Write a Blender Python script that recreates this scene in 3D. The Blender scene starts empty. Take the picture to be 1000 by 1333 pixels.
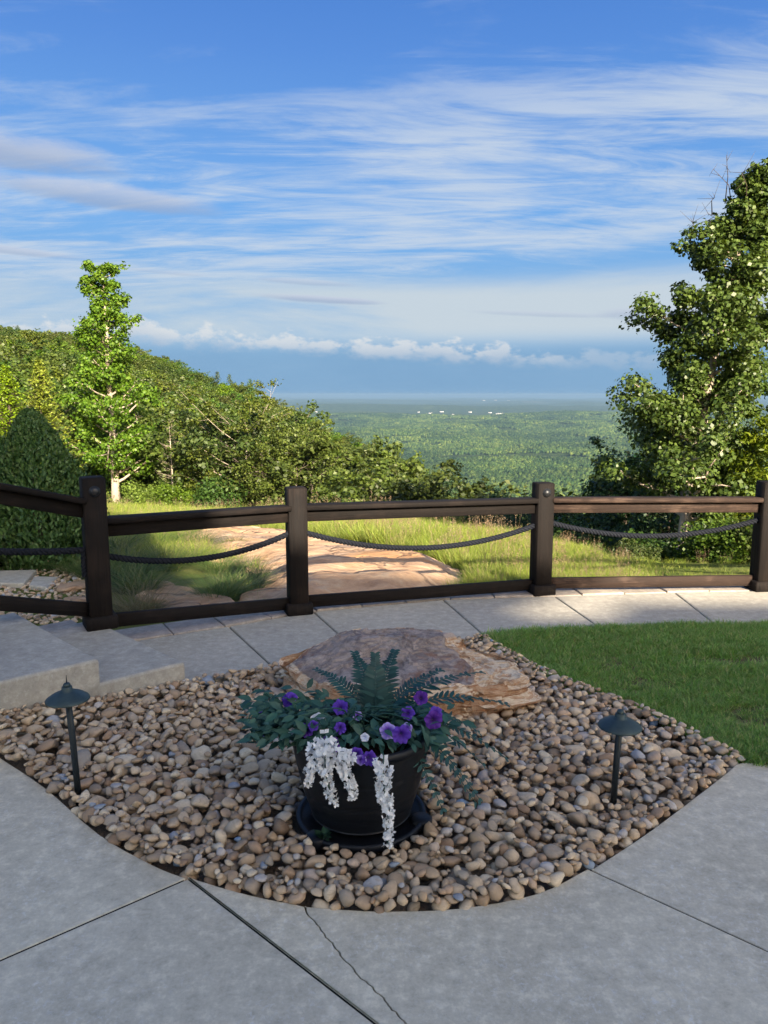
import bpy, bmesh, math, random
import numpy as np
from mathutils import Vector, Matrix
from mathutils.geometry import tessellate_polygon

random.seed(7)
S = bpy.context.scene
COL = S.collection

# ------------------------------------------------------------------ camera
F, PPX, PPY, HOR, CH = 1000.0, 500.0, 666.5, 513.0, 1.6      # photo is 1000 x 1333
PITCH = math.atan((PPY - HOR) / F)
cp, sp = math.cos(PITCH), math.sin(PITCH)
cam_d = bpy.data.cameras.new('camera'); cam = bpy.data.objects.new('camera', cam_d); COL.objects.link(cam)
cam_d.sensor_fit = 'VERTICAL'; cam_d.sensor_height = 36.0; cam_d.lens = 36.0 * F / 1333.0
cam_d.clip_start = 0.05; cam_d.clip_end = 300000
cam.location = (0, 0, CH); cam.rotation_euler = (math.pi / 2 - PITCH, 0, 0)
S.camera = cam

# ------------------------------------------------------------------ light
SUN_EL, SUN_AZ = math.radians(24), math.radians(21)      # low evening sun, behind the camera and to its right
EXPO = 2.9
sun_d = bpy.data.lights.new('sun', 'SUN'); sun = bpy.data.objects.new('sun', sun_d); COL.objects.link(sun)
sun_d.energy = 2.25; sun_d.angle = math.radians(0.6); sun_d.color = (1.0, 0.86, 0.66)
Ldir = Vector((-math.sin(SUN_AZ) * math.cos(SUN_EL), math.cos(SUN_AZ) * math.cos(SUN_EL), -math.sin(SUN_EL)))
sun.rotation_euler = Ldir.to_track_quat('-Z', 'Y').to_euler()
sun.location = (6, -15, 14)
S.view_settings.view_transform = 'Standard'; S.view_settings.look = 'None'
S.view_settings.exposure = EXPO; S.view_settings.gamma = 1.0; S.view_settings.use_curve_mapping = False
S.cycles.use_denoising = True
S.cycles.max_bounces = 8; S.cycles.diffuse_bounces = 3; S.cycles.glossy_bounces = 2
S.cycles.transmission_bounces = 3; S.cycles.volume_bounces = 0
S.cycles.sample_clamp_indirect = 6.0


class NT:
    """tiny node-graph helper"""
    def __init__(s, tree):
        s.t = tree; tree.nodes.clear()
    def n(s, typ, props=None, **ins):
        nd = s.t.nodes.new(typ)
        for k, v in (props or {}).items(): setattr(nd, k, v)
        for k, v in ins.items():
            key = int(k[1:]) if k[0] == 'i' and k[1:].isdigit() else k.replace('_', ' ')
            s.set(nd.inputs[key], v)
        return nd
    def set(s, sock, v):
        if hasattr(v, 'outputs'): v = v.outputs[0]
        if hasattr(v, 'is_output'): s.t.links.new(v, sock)
        else:
            if isinstance(v, (tuple, list)) and len(v) == 3 and sock.type == 'RGBA': v = (*v, 1)
            sock.default_value = v
    def m(s, op, a, b=None, c=None, clamp=False):
        nd = s.t.nodes.new('ShaderNodeMath'); nd.operation = op; nd.use_clamp = clamp
        s.set(nd.inputs[0], a)
        if b is not None: s.set(nd.inputs[1], b)
        if c is not None: s.set(nd.inputs[2], c)
        return nd.outputs[0]
    def sstep(s, v, a, b):
        nd = s.n('ShaderNodeMapRange', {'interpolation_type': 'SMOOTHSTEP'})
        s.set(nd.inputs[0], v); s.set(nd.inputs[1], a); s.set(nd.inputs[2], b)
        return nd.outputs[0]
    def ramp(s, fac, stops, interp='LINEAR'):
        nd = s.t.nodes.new('ShaderNodeValToRGB'); cr = nd.color_ramp; cr.interpolation = interp
        while len(cr.elements) > 1: cr.elements.remove(cr.elements[0])
        for i, (p, c) in enumerate(stops):
            e = cr.elements[0] if i == 0 else cr.elements.new(p)
            e.position = p; e.color = (*c, 1) if len(c) == 3 else c
        s.set(nd.inputs[0], fac); return nd.outputs[0]
    def mix(s, fac, a, b, mode='MIX'):
        nd = s.n('ShaderNodeMix', {'data_type': 'RGBA', 'blend_type': mode})
        s.set(nd.inputs[0], fac); s.set(nd.inputs[6], a); s.set(nd.inputs[7], b)
        return nd.outputs[2]
    def noise(s, vec, scale, detail=4, rough=.55, dist=0.0, out=0):
        nd = s.n('ShaderNodeTexNoise')
        if vec is not None: s.set(nd.inputs['Vector'], vec)
        nd.inputs['Scale'].default_value = scale; nd.inputs['Detail'].default_value = detail
        nd.inputs['Roughness'].default_value = rough; nd.inputs['Distortion'].default_value = dist
        return nd.outputs[out]
    def mapv(s, vec, scale=(1, 1, 1), rot=(0, 0, 0), loc=(0, 0, 0)):
        nd = s.n('ShaderNodeMapping'); s.set(nd.inputs[0], vec)
        nd.inputs['Scale'].default_value = scale; nd.inputs['Rotation'].default_value = rot; nd.inputs['Location'].default_value = loc
        return nd.outputs[0]


# ------------------------------------------------------------------ world: Nishita sky + cloud layers by direction
W = bpy.data.worlds.new('World'); S.world = W; W.use_nodes = True
t = NT(W.node_tree)
sky = t.n('ShaderNodeTexSky', {'sky_type': 'NISHITA', 'sun_disc': False})
sky.sun_elevation = SUN_EL; sky.sun_rotation = math.pi - SUN_AZ
sky.altitude = 500; sky.air_density = 1.0; sky.dust_density = 2.5; sky.ozone_density = 1.6
SKY_STR = 0.13
tc = t.n('ShaderNodeTexCoord'); gen = tc.outputs['Generated']
sep = t.n('ShaderNodeSeparateXYZ', i0=gen)
dx, dy, dz = sep.outputs
az = t.m('ARCTAN2', dx, dy)
el = t.m('ARCTANGENT', t.m('DIVIDE', dz, t.m('SQRT', t.m('ADD', t.m('MULTIPLY', dx, dx), t.m('MULTIPLY', dy, dy)))))
sdn = t.n('ShaderNodeVectorMath', {'operation': 'DOT_PRODUCT'}, i0=gen, i1=tuple(-Ldir)).outputs['Value']
sunside = t.sstep(sdn, -.45, .65)                    # the sky brightens towards the sun
zc_ = t.m('ADD', t.m('MAXIMUM', dz, 0.0), 0.13)
pv = t.n('ShaderNodeCombineXYZ', i0=t.m('DIVIDE', dx, zc_), i1=t.m('DIVIDE', dy, zc_), i2=0.0).outputs[0]
ae = t.n('ShaderNodeCombineXYZ', i0=az, i1=el, i2=0.0).outputs[0]
def K(v): return tuple(c / SKY_STR / 2 ** EXPO for c in v)       # a radiance as it shows at this exposure, before the background strength
col = t.mix(1.0, t.n('ShaderNodeGamma', Color=sky.outputs[0], Gamma=1.3).outputs[0], (.33, .285, .23), 'MULTIPLY')
col = t.mix(t.m('MULTIPLY', t.m('SUBTRACT', 1.0, sunside), t.m('SUBTRACT', .98, t.m('MULTIPLY', t.sstep(el, .05, .34), .04))), col, t.ramp(t.m('MULTIPLY', el, 1.6), [(0.0, K((.19, .37, .60))), (.12, K((.22, .44, .72))), (.35, K((.14, .37, .78))), (.62, K((.075, .24, .68))), (.80, K((.045, .18, .60))), (1.0, K((.035, .14, .52)))]))
# high cirrus, long streaks across the view
q1 = t.mapv(pv, (0.42, 1.25, 1), (0, 0, math.radians(-9)), (3.1, 1.7, 0))
c1 = t.noise(q1, 1.35, 9, .62, .9)
q2 = t.mapv(pv, (0.8, 3.4, 1), (0, 0, math.radians(-16)), (.4, 5.2, 0))
c2 = t.noise(q2, 1.7, 8, .66, 1.2)
wisp = t.m('ADD', t.m('MULTIPLY', c1, .62), t.m('MULTIPLY', c2, .42))
e_tilt = t.m('SUBTRACT', el, t.m('MULTIPLY', az, .10))
band = t.m('MULTIPLY', t.sstep(e_tilt, .11, .17), t.m('SUBTRACT', 1.0, t.m('MULTIPLY', t.sstep(e_tilt, .27, .38), .88)))
thr = t.m('SUBTRACT', .525, t.m('MULTIPLY', band, .11))
cir = t.m('MULTIPLY', t.sstep(t.m('SUBTRACT', wisp, thr), 0.0, .20), t.m('ADD', .30, t.m('MULTIPLY', band, .50)))
col = t.mix(cir, col, t.mix(sunside, K((.62, .70, .80)), K((2.6, 2.4, 2.1))))
# pale veil above the distant cloud row
veiln = t.noise(t.mapv(ae, (2.2, 14, 1), (0, 0, .05), (1.3, 0.2, 0)), 1.0, 6, .6, .5)
veil = t.m('MULTIPLY', t.m('MULTIPLY', t.sstep(el, .045, .085), t.m('SUBTRACT', 1.0, t.sstep(t.m('ADD', el, t.m('MULTIPLY', veiln, .05)), .145, .185))), t.sstep(t.m('ADD', veiln, t.m('MULTIPLY', t.sstep(az, -.45, .2), .25)), .30, .66))
col = t.mix(t.m('MULTIPLY', veil, .92), col, K((.60, .68, .74)))
# blue-grey bank of distant air and rain under the row
bank = t.m('MULTIPLY', t.sstep(el, -.02, .005), t.m('SUBTRACT', 1.0, t.sstep(el, .04, .075)))
bankn = t.noise(t.mapv(ae, (6, 12, 1)), 1.0, 4)
col = t.mix(t.m('MULTIPLY', t.m('MULTIPLY', bank, .9), t.m('SUBTRACT', 1.0, sunside)), col, t.mix(bankn, K((.19, .36, .58)), K((.26, .45, .67))))
# row of cumulus with flat grey bases
hn = t.noise(t.mapv(ae, (1, 0, 0), (0, 0, 0), (2.37, 0, 0)), 5.5, 2, .5)
puff = t.noise(t.mapv(ae, (1, 1.7, 0), (0, 0, 0), (.6, .3, 0)), 30, 7, .62)
top = t.m('ADD', t.m('ADD', .040, t.m('MULTIPLY', hn, .055)), t.m('MULTIPLY', t.m('SUBTRACT', puff, .5), .07))
tilt = t.m('ADD', el, t.m('MULTIPLY', az, .055))
cum = t.m('MULTIPLY', t.m('MULTIPLY', t.sstep(t.m('SUBTRACT', top, tilt), 0.0, .012), t.m('SUBTRACT', 1.0, t.m('MULTIPLY', t.sstep(az, .10, .30), .7))), t.sstep(t.m('ADD', tilt, t.m('MULTIPLY', t.m('SUBTRACT', puff, .5), .05)), .040, .058))
cumc = t.mix(t.sstep(t.m('ADD', t.m('SUBTRACT', top, tilt), t.m('MULTIPLY', t.m('SUBTRACT', .5, puff), .06)), 0.0, .035), K((.84, .83, .81)), K((.42, .52, .66)))
col = t.mix(t.m('MULTIPLY', cum, .66), col, cumc)
# darker mauve cloud bars
wob = t.noise(t.mapv(ae, (5, 22, 1)), 1.0, 6, .65)
for (a0, e0, sa, se, st) in ((-.50, .268, .20, .021, .85), (-.33, .226, .13, .014, .7), (-.08, .1175, .085, .0050, .75), (-.10, .138, .06, .004, .4), (.33, .095, .075, .009, .6),
                             (-.44, .160, .10, .005, .55), (.2, .098, .09, .004, .35), (-.27, .145, .05, .003, .3), (1.1, .27, .2, .016, .7), (-1.3, .22, .2, .014, .7), (2.3, .25, .2, .016, .7), (-2.4, .3, .2, .016, .7)):
    ua = t.m('DIVIDE', t.m('SUBTRACT', az, a0), sa)
    ue = t.m('DIVIDE', t.m('SUBTRACT', t.m('ADD', t.m('SUBTRACT', el, e0), t.m('MULTIPLY', az, .05)), -.05 * -a0 if False else a0 * .05), se)
    r2 = t.m('ADD', t.m('MULTIPLY', ua, ua), t.m('MULTIPLY', ue, ue))
    msk = t.m('SUBTRACT', 1.0, t.sstep(t.m('ADD', r2, t.m('MULTIPLY', t.m('SUBTRACT', wob, .5), 2.6)), .1, 1.25))
    col = t.mix(t.m('MULTIPLY', msk, st), col, t.mix(t.sstep(ue, -.8, .9), K((.33, .42, .60)), K((.58, .63, .76))))
bg = t.n('ShaderNodeBackground', Color=col, Strength=SKY_STR)
t.n('ShaderNodeOutputWorld', Surface=bg)

# ------------------------------------------------------------------ projection helpers (pixel + plane -> world)
def G(px, py, z=0.0):
    d = np.array([(px - PPX), F * cp + (PPY - py) * sp, -F * sp + (PPY - py) * cp])
    k = (z - CH) / d[2]
    return np.array([d[0] * k, d[1] * k, z])
def zpy(py, y):
    return CH + y * (-F * sp + (PPY - py) * cp) / (F * cp + (PPY - py) * sp)
def WP(px, py, y):
    z = zpy(py, y); return np.array([(px - PPX) / F * (y * cp + (CH - z) * sp), y, z])
def WU(u, y, z):
    return np.array([(u - PPX) / F * (y * cp + (CH - z) * sp), y, z])

# ------------------------------------------------------------------ mesh helpers
def tag(o, label=None, cat=None, group=None, kind=None):
    if label: o['label'] = label
    if cat: o['category'] = cat
    if group: o['group'] = group
    if kind: o['kind'] = kind
    return o
def mesh_np(name, v, faces, smooth=False, gco=None):
    """v (n,3); faces: array or list of arrays of equal-sided faces"""
    v = np.asarray(v, dtype=np.float32)
    if not isinstance(faces, list): faces = [faces]
    faces = [np.asarray(f, dtype=np.int32) for f in faces if len(f)]
    me = bpy.data.meshes.new(name)
    me.vertices.add(len(v)); me.vertices.foreach_set('co', v.ravel())
    nl = sum(f.size for f in faces); npoly = sum(len(f) for f in faces)
    me.loops.add(nl); me.polygons.add(npoly)
    me.loops.foreach_set('vertex_index', np.concatenate([f.ravel() for f in faces]))
    tot = np.concatenate([np.full(len(f), f.shape[1], dtype=np.int32) for f in faces])
    st = np.concatenate([[0], np.cumsum(tot)[:-1]]).astype(np.int32)
    me.polygons.foreach_set('loop_start', st); me.polygons.foreach_set('loop_total', tot)
    if smooth: me.polygons.foreach_set('use_smooth', np.ones(npoly, dtype=bool))
    if gco is not None:
        a = me.attributes.new('gco', 'FLOAT_VECTOR', 'POINT'); a.data.foreach_set('vector', np.asarray(gco, dtype=np.float32).ravel())
    me.update(calc_edges=True); me.validate()
    return me
def obj(name, me, mat, parent=None, loc=None):
    o = bpy.data.objects.new(name, me)
    if mat is not None and not me.materials: me.materials.append(mat)
    COL.objects.link(o)
    if parent is not None: o.parent = parent
    if loc is not None: o.location = loc
    return o
def empty(name, loc, rz=0.0):
    o = bpy.data.objects.new(name, None); COL.objects.link(o); o.location = loc; o.rotation_euler = (0, 0, rz); o.empty_display_size = .1
    return o
def copy_tree(o, parent=None):
    c = o.copy(); COL.objects.link(c)
    if parent is not None: c.parent = parent
    for ch in list(o.children): copy_tree(ch, c)
    return c

class MB:
    def __init__(s): s.v = []; s.f = {}; s.n = 0; s.g = []
    def add(s, v, f, g=None):
        v = np.asarray(v, dtype=np.float64); f = f if isinstance(f, list) else [f]
        for q in f:
            q = np.asarray(q)
            if q.size: s.f.setdefault(q.shape[1], []).append(q + s.n)
        s.v.append(v); s.g.append(v if g is None else g); s.n += len(v)
        return s
    def mesh(s, name, smooth=False, origin=(0, 0, 0), gco=False):
        v = np.concatenate(s.v) - np.asarray(origin)
        return mesh_np(name, v, [np.concatenate(x) for x in s.f.values()], smooth, np.concatenate(s.g) if gco else None)
    def build(s, name, mat, parent=None, origin=(0, 0, 0), smooth=False, gco=False, loc=None):
        return obj(name, s.mesh(name, smooth, origin, gco), mat, parent, loc)

def tube(pts, rad, n=6, cap=True):
    P = np.asarray(pts, dtype=float); m = len(P); rad = np.broadcast_to(np.asarray(rad, dtype=float), (m,))
    T = np.gradient(P, axis=0); T /= (np.linalg.norm(T, axis=1, keepdims=True) + 1e-12)
    ref = np.array([0, 0, 1.0]) if abs(T[:, 2]).mean() < .8 else np.array([1.0, 0, 0])
    A = np.cross(T, ref); A /= (np.linalg.norm(A, axis=1, keepdims=True) + 1e-12); B = np.cross(T, A)
    th = np.linspace(0, 2 * math.pi, n, endpoint=False)
    V = P[:, None, :] + rad[:, None, None] * (np.cos(th)[None, :, None] * A[:, None, :] + np.sin(th)[None, :, None] * B[:, None, :])
    i = np.arange(m - 1)[:, None] * n; j = np.arange(n)[None, :]; k = (np.arange(n) + 1)[None, :] % n
    Q = np.stack([i + j, i + k, i + n + k, i + n + j], -1).reshape(-1, 4)
    fs = [Q]
    if cap: fs.append(np.array([np.arange(n)[::-1], (m - 1) * n + np.arange(n)]))
    return V.reshape(-1, 3), fs
def lathe(prof, n=48, c=(0, 0, 0)):
    prof = np.asarray(prof, dtype=float); th = np.linspace(0, 2 * math.pi, n, endpoint=False)
    V = np.stack([prof[:, 0, None] * np.cos(th), prof[:, 0, None] * np.sin(th), np.repeat(prof[:, 1, None], n, 1)], -1).reshape(-1, 3) + np.asarray(c)
    m = len(prof); i = np.arange(m - 1)[:, None] * n; j = np.arange(n)[None, :]; k = (np.arange(n) + 1)[None, :] % n
    return V, [np.stack([i + j, i + k, i + n + k, i + n + j], -1).reshape(-1, 4)]
def bevel_box(L, Wd, H, b=.006):
    """box along X from 0..L, centred on y and z, chamfered long edges and ends"""
    prof = np.array([(-Wd / 2 + b, -H / 2), (Wd / 2 - b, -H / 2), (Wd / 2, -H / 2 + b), (Wd / 2, H / 2 - b), (Wd / 2 - b, H / 2), (-Wd / 2 + b, H / 2), (-Wd / 2, H / 2 - b), (-Wd / 2, -H / 2 + b)])
    xs = [0, b, L - b, L]; sc = [1 - 2 * b / max(Wd, .01), 1, 1, 1 - 2 * b / max(Wd, .01)]
    V = np.concatenate([np.column_stack([np.full(8, x), prof[:, 0] * (1 if s_ == 1 else (Wd - 2 * b) / Wd), prof[:, 1] * (1 if s_ == 1 else (H - 2 * b) / H)]) for x, s_ in zip(xs, sc)])
    j = np.arange(8); k = (j + 1) % 8
    Q = np.concatenate([np.stack([i * 8 + j, i * 8 + 8 + j, i * 8 + 8 + k, i * 8 + k], -1) for i in range(3)])
    return V, [Q[:, ::-1], np.array([j, 24 + j[::-1]])[:, ::-1]]
def frame_board(p0, p1, Wd, H, up=(0, 0, 1), b=.006):
    """board from p0 to p1 -> world verts, faces, grain coords"""
    p0 = np.asarray(p0, float); p1 = np.asarray(p1, float); d = p1 - p0; L = np.linalg.norm(d); X = d / L
    Y = np.cross(np.asarray(up, float), X); Y /= np.linalg.norm(Y); Z = np.cross(X, Y)
    v, f = bevel_box(L, Wd, H, b)
    g = v + np.random.RandomState(int(abs(p0[0] * 977 + p0[1] * 131 + p1[2] * 71)) % 99991).rand(3) * 20
    return p0 + v[:, :1] * X + v[:, 1:2] * Y + v[:, 2:3] * Z, f, g

# vectorised value noise
def _h(i, j, k, s):
    n = (i * 374761393 + j * 668265263 + k * 2147483647 + s * 1274126177) & 0xFFFFFFFF
    n = ((n ^ (n >> 13)) * 1274126177) & 0xFFFFFFFF
    n = n ^ (n >> 16)
    return (n & 0xFFFFFF) / float(0xFFFFFF)
def vnoise(p, seed=0):
    p = np.asarray(p, dtype=float); i = np.floor(p).astype(np.int64); f = p - i; f = f * f * (3 - 2 * f)
    r = 0
    for a in (0, 1):
        for b in (0, 1):
            for c in (0, 1):
                w = (f[..., 0] if a else 1 - f[..., 0]) * (f[..., 1] if b else 1 - f[..., 1]) * (f[..., 2] if c else 1 - f[..., 2])
                r = r + w * _h(i[..., 0] + a, i[..., 1] + b, i[..., 2] + c, seed)
    return r
def fbm(p, oct=4, seed=0, rough=.5):
    p = np.asarray(p, float); a = 1; s = 0; tot = 0
    for o in range(oct):
        s = s + a * (vnoise(p * 2 ** o, seed + o) - .5) * 2; tot += a; a *= rough
    return s / tot
def ss(x, a, b):
    q = np.clip((np.asarray(x, float) - a) / (b - a), 0, 1); return q * q * (3 - 2 * q)

def ico(sub):
    bm = bmesh.new(); bmesh.ops.create_icosphere(bm, subdivisions=sub, radius=1.0)
    v = np.array([x.co[:] for x in bm.verts]); f = np.array([[q.index for q in p.verts] for p in bm.faces]); bm.free()
    return v, f
def inpoly(x, y, poly):
    x = np.asarray(x); y = np.asarray(y); r = np.zeros(np.broadcast(x, y).shape, bool); n = len(poly)
    for i in range(n):
        (x0, y0), (x1, y1) = poly[i][:2], poly[(i + 1) % n][:2]
        c = ((y0 > y) != (y1 > y)) & (x < (x1 - x0) * (y - y0) / (y1 - y0 + 1e-15) + x0)
        r ^= c
    return r
def segdist(x, y, poly, closed=True):
    d = np.full(np.broadcast(np.asarray(x), np.asarray(y)).shape, 1e9); n = len(poly)
    for i in range(n if closed else n - 1):
        a = np.array(poly[i][:2]); b = np.array(poly[(i + 1) % n][:2]); ab = b - a; L2 = ab @ ab + 1e-12
        tt = np.clip(((x - a[0]) * ab[0] + (y - a[1]) * ab[1]) / L2, 0, 1)
        d = np.minimum(d, np.hypot(x - a[0] - tt * ab[0], y - a[1] - tt * ab[1]))
    return d
def smooth_poly(pts, k=4):
    """Catmull-Rom through an open list of points"""
    P = [np.asarray(p, float) for p in pts]; P = [2 * P[0] - P[1]] + P + [2 * P[-1] - P[-2]]; out = []
    for i in range(1, len(P) - 2):
        for q in range(k):
            u = q / k
            out.append(.5 * (2 * P[i] + (P[i + 1] - P[i - 1]) * u + (2 * P[i - 1] - 5 * P[i] + 4 * P[i + 1] - P[i + 2]) * u * u + (3 * P[i] - P[i - 1] - 3 * P[i + 1] + P[i + 2]) * u ** 3))
    out.append(P[-2]); return np.array(out)

# ------------------------------------------------------------------ materials
def newmat(name):
    m = bpy.data.materials.new(name); m.use_nodes = True; return m, NT(m.node_tree)
def finish(t, bsdf): t.n('ShaderNodeOutputMaterial', Surface=bsdf)
def bump(t, h, strength=.4, dist=.01):
    return t.n('ShaderNodeBump', Strength=strength, Distance=dist, Height=h).outputs[0]
def princ(t, colr, rough=.8, normal=None, spec=.3, metal=0.0):
    b = t.n('ShaderNodeBsdfPrincipled'); t.set(b.inputs['Base Color'], colr); t.set(b.inputs['Roughness'], rough)
    t.set(b.inputs['Specular IOR Level'], spec); t.set(b.inputs['Metallic'], metal)
    if normal is not None: t.set(b.inputs['Normal'], normal)
    return b
M = {}
def pos(t): return t.n('ShaderNodeNewGeometry').outputs['Position']

def mat_concrete(name, c0, c1, spots=.5):
    m, t = newmat(name); p = pos(t); oi = t.n('ShaderNodeObjectInfo').outputs['Random']
    n1 = t.noise(p, 1.7, 5, .6, .3); n2 = t.noise(p, 17, 7, .72); n3 = t.noise(p, 75, 5, .75); n4 = t.noise(p, 300, 2, .6)
    c = t.mix(t.sstep(n1, .2, .8), c0, c1)
    c = t.mix(t.m('MULTIPLY', t.sstep(n2, .48, .66), .55), c, tuple(min(1, x * 1.35) for x in c1))
    blot = t.m('MULTIPLY', t.sstep(t.noise(p, 55, 6, .8, .6), .53, .61), t.sstep(t.noise(p, 2.3, 3), .36, .60))
    c = t.mix(t.m('MULTIPLY', blot, spots), c, (.68, .68, .67))
    c = t.mix(t.m('MULTIPLY', t.sstep(n2, .50, .30), .45), c, tuple(x * .62 for x in c0))
    c = t.mix(t.m('MULTIPLY', t.sstep(n4, .66, .74), .5), c, (.12, .12, .12))
    c = t.mix(.8, c, t.mix(n3, (.68, .68, .68), (1.3, 1.3, 1.3)), 'MULTIPLY')
    c = t.mix(1.0, c, t.ramp(oi, [(0, (.93, .93, .94)), (1, (1.05, 1.04, 1.02))]), 'MULTIPLY')
    h = t.m('ADD', t.m('MULTIPLY', n3, .5), t.m('ADD', t.m('MULTIPLY', n4, .3), n2))
    finish(t, princ(t, c, t.m('ADD', .62, t.m('MULTIPLY', n2, .3)), bump(t, h, .35, .004), .35)); return m
M['concrete'] = mat_concrete('concrete', (.46, .42, .33), (.575, .53, .42))
M['concrete_walk'] = mat_concrete('walk_concrete', (.33, .31, .265), (.41, .385, .33), .15)
M['paver'] = mat_concrete('edge_paver', (.27, .235, .20), (.38, .33, .28), .1)

def mat_wood(name, dark, light, worn, wornamt):
    m, t = newmat(name); a = t.n('ShaderNodeAttribute', {'attribute_name': 'gco'}).outputs['Vector']
    g1 = t.noise(t.mapv(a, (1.2, 26, 26)), 1.0, 6, .65, .8); g2 = t.noise(t.mapv(a, (5, 90, 90)), 1.0, 4, .6)
    n = t.noise(a, 3.5, 5, .6)
    c = t.mix(g1, dark, light)
    c = t.mix(t.m('MULTIPLY', t.sstep(t.m('ADD', n, t.m('MULTIPLY', g2, .5)), .72, .98), wornamt), c, worn)
    h = t.m('ADD', g1, t.m('MULTIPLY', g2, .6))
    finish(t, princ(t, c, t.m('ADD', .62, t.m('MULTIPLY', g1, .3)), bump(t, h, .9, .006), .16)); return m
M['wood'] = mat_wood('dark_stained_wood', (.0045, .004, .004), (.012, .009, .008), (.030, .021, .017), .4)
M['wood_sunlit'] = mat_wood('sunlit_stained_rail', (.013, .009, .008), (.042, .027, .021), (.10, .066, .050), .7)  # same stain, lighter and redder: sunlight on the end spans put into the colour

def mat_simple(name, c, rough=.6, spec=.4, metal=0, nscale=20, var=.25, bmp=.15, bd=.003):
    m, t = newmat(name); p = t.n('ShaderNodeTexCoord').outputs['Object']
    n = t.noise(p, nscale, 5, .6); cc = t.mix(n, tuple(x * (1 - var) for x in c), tuple(min(1, x * (1 + var)) for x in c))
    finish(t, princ(t, cc, t.m('ADD', rough - .1, t.m('MULTIPLY', n, .2)), bump(t, t.noise(p, nscale * 3, 4), bmp, bd), spec, metal)); return m
M['rope'] = mat_simple('navy_black_rope', (.010, .012, .018), .8, .15, 0, 90, .5, .5, .003)
M['metal'] = mat_simple('bolt_metal', (.03, .032, .036), .42, .5, .6, 60, .5, .3)
M['pot'] = mat_simple('black_resin', (.0055, .007, .0105), .5, .35, 0, 30, .35, .3, .002)
M['soil'] = mat_simple('potting_soil', (.02, .014, .01), .95, .1, 0, 60, .5, .8, .01)
M['light_metal'] = mat_simple('verdigris_bronze', (.035, .058, .062), .5, .5, .35, 25, .6, .25)
M['light_stem'] = mat_simple('dark_stem_metal', (.016, .024, .030), .5, .5, .3, 40, .4, .2)
M['joint'] = mat_simple('dark_joint_filler', (.018, .017, .016), .9, .1)
M['siding'] = mat_simple('house_siding', (.36, .33, .29), .8, .2)
M['shingle'] = mat_simple('roof_shingles', (.06, .055, .05), .9, .2)
M['glass'] = mat_simple('window_glass', (.03, .035, .04), .1, .6)
M['white_trim'] = mat_simple('white_trim', (.7, .69, .66), .6, .3)
M['far_white'] = mat_simple('white_cladding', (.42, .41, .40), .7, .2)
M['bare_soil'] = mat_simple('dark_damp_soil', (.22, .175, .13), .95, .1, 0, 60, .5, .9, .02)

STONE_RAMP = [(0, (0.2, 0.14, 0.094)), (0.12, (0.42, 0.314, 0.215)), (0.26, (0.579, 0.464, 0.33)), (0.38, (0.36, 0.252, 0.156)), (0.48, (0.3, 0.261, 0.219)), (0.6, (0.529, 0.396, 0.259)), (0.72, (0.62, 0.532, 0.402)), (0.82, (0.279, 0.184, 0.117)), (0.9, (0.47, 0.329, 0.219)), (0.97, (0.449, 0.421, 0.403)), (0.985, (0.367, 0.359, 0.365)), (1, (0.173, 0.26, 0.371))]
def mat_stone(name, per_island):
    m, t = newmat(name)
    r = t.n('ShaderNodeNewGeometry').outputs['Random Per Island'] if per_island else t.n('ShaderNodeObjectInfo').outputs['Random']
    p = pos(t); off = t.n('ShaderNodeVectorMath', {'operation': 'ADD'}, i0=p, i1=t.m('MULTIPLY', r, 37.0)).outputs[0]
    c = t.ramp(r, STONE_RAMP)
    n = t.noise(off, 32, 5, .65, .8); n2 = t.noise(off, 190, 4, .7); n3 = t.noise(t.mapv(off, (1, 1, 4), (r and .6, .3, 0)), 22, 4, .6, 1.5)
    c = t.mix(1.0, c, t.mix(n, (.62, .60, .58), (1.32, 1.32, 1.30)), 'MULTIPLY')
    c = t.mix(t.m('MULTIPLY', t.sstep(n3, .52, .68), .4), c, (.34, .25, .16))
    c = t.mix(t.m('MULTIPLY', t.sstep(n2, .62, .72), .45), c, (.06, .05, .045))
    finish(t, princ(t, c, t.m('ADD', .5, t.m('MULTIPLY', n, .35)), bump(t, t.m('ADD', n, t.m('MULTIPLY', n2, .35)), .35, .005), .35)); return m
M['stone'] = mat_stone('river_stone', False); M['stones'] = mat_stone('river_stone_mass', True)

m, t = newmat('layered_boulder'); M['boulder'] = m
tcg = t.n('ShaderNodeTexCoord').outputs['Object']; geo = t.n('ShaderNodeNewGeometry'); nz = t.n('ShaderNodeSeparateXYZ', i0=geo.outputs['True Normal']).outputs[2]
skin = t.n('ShaderNodeAttribute', {'attribute_name': 'skin'}).outputs['Fac']
n1 = t.noise(tcg, 3.2, 7, .65, 1.2); n2 = t.noise(tcg, 14, 7, .7, .8); n3 = t.noise(t.mapv(tcg, (2, 2.5, 16), (.12, .06, .3)), 2.6, 6, .65, .8); n4 = t.noise(tcg, 70, 5, .7)
topc = t.mix(t.sstep(n2, .35, .65), (.175, .14, .13), (.38, .32, .29))
topc = t.mix(t.m('MULTIPLY', t.sstep(n1, .50, .62), .85), topc, (.24, .125, .08))
topc = t.mix(t.m('MULTIPLY', t.sstep(t.noise(t.mapv(tcg, (2, 5, 4)), 5, 6, .7), .56, .68), .5), topc, (.48, .43, .38))
sidec = t.ramp(n3, [(.30, (.15, .085, .05)), (.42, (.40, .25, .14)), (.52, (.60, .51, .39)), (.60, (.38, .21, .11)), (.70, (.64, .58, .49))])
sidec = t.mix(t.m('MULTIPLY', t.sstep(n2, .52, .7), .5), sidec, (.60, .55, .47))
sidec = t.mix(1.0, sidec, t.mix(t.sstep(nz, .35, .8), (.74, .58, .48), (1.18, 1.18, 1.16)), 'MULTIPLY')
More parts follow.
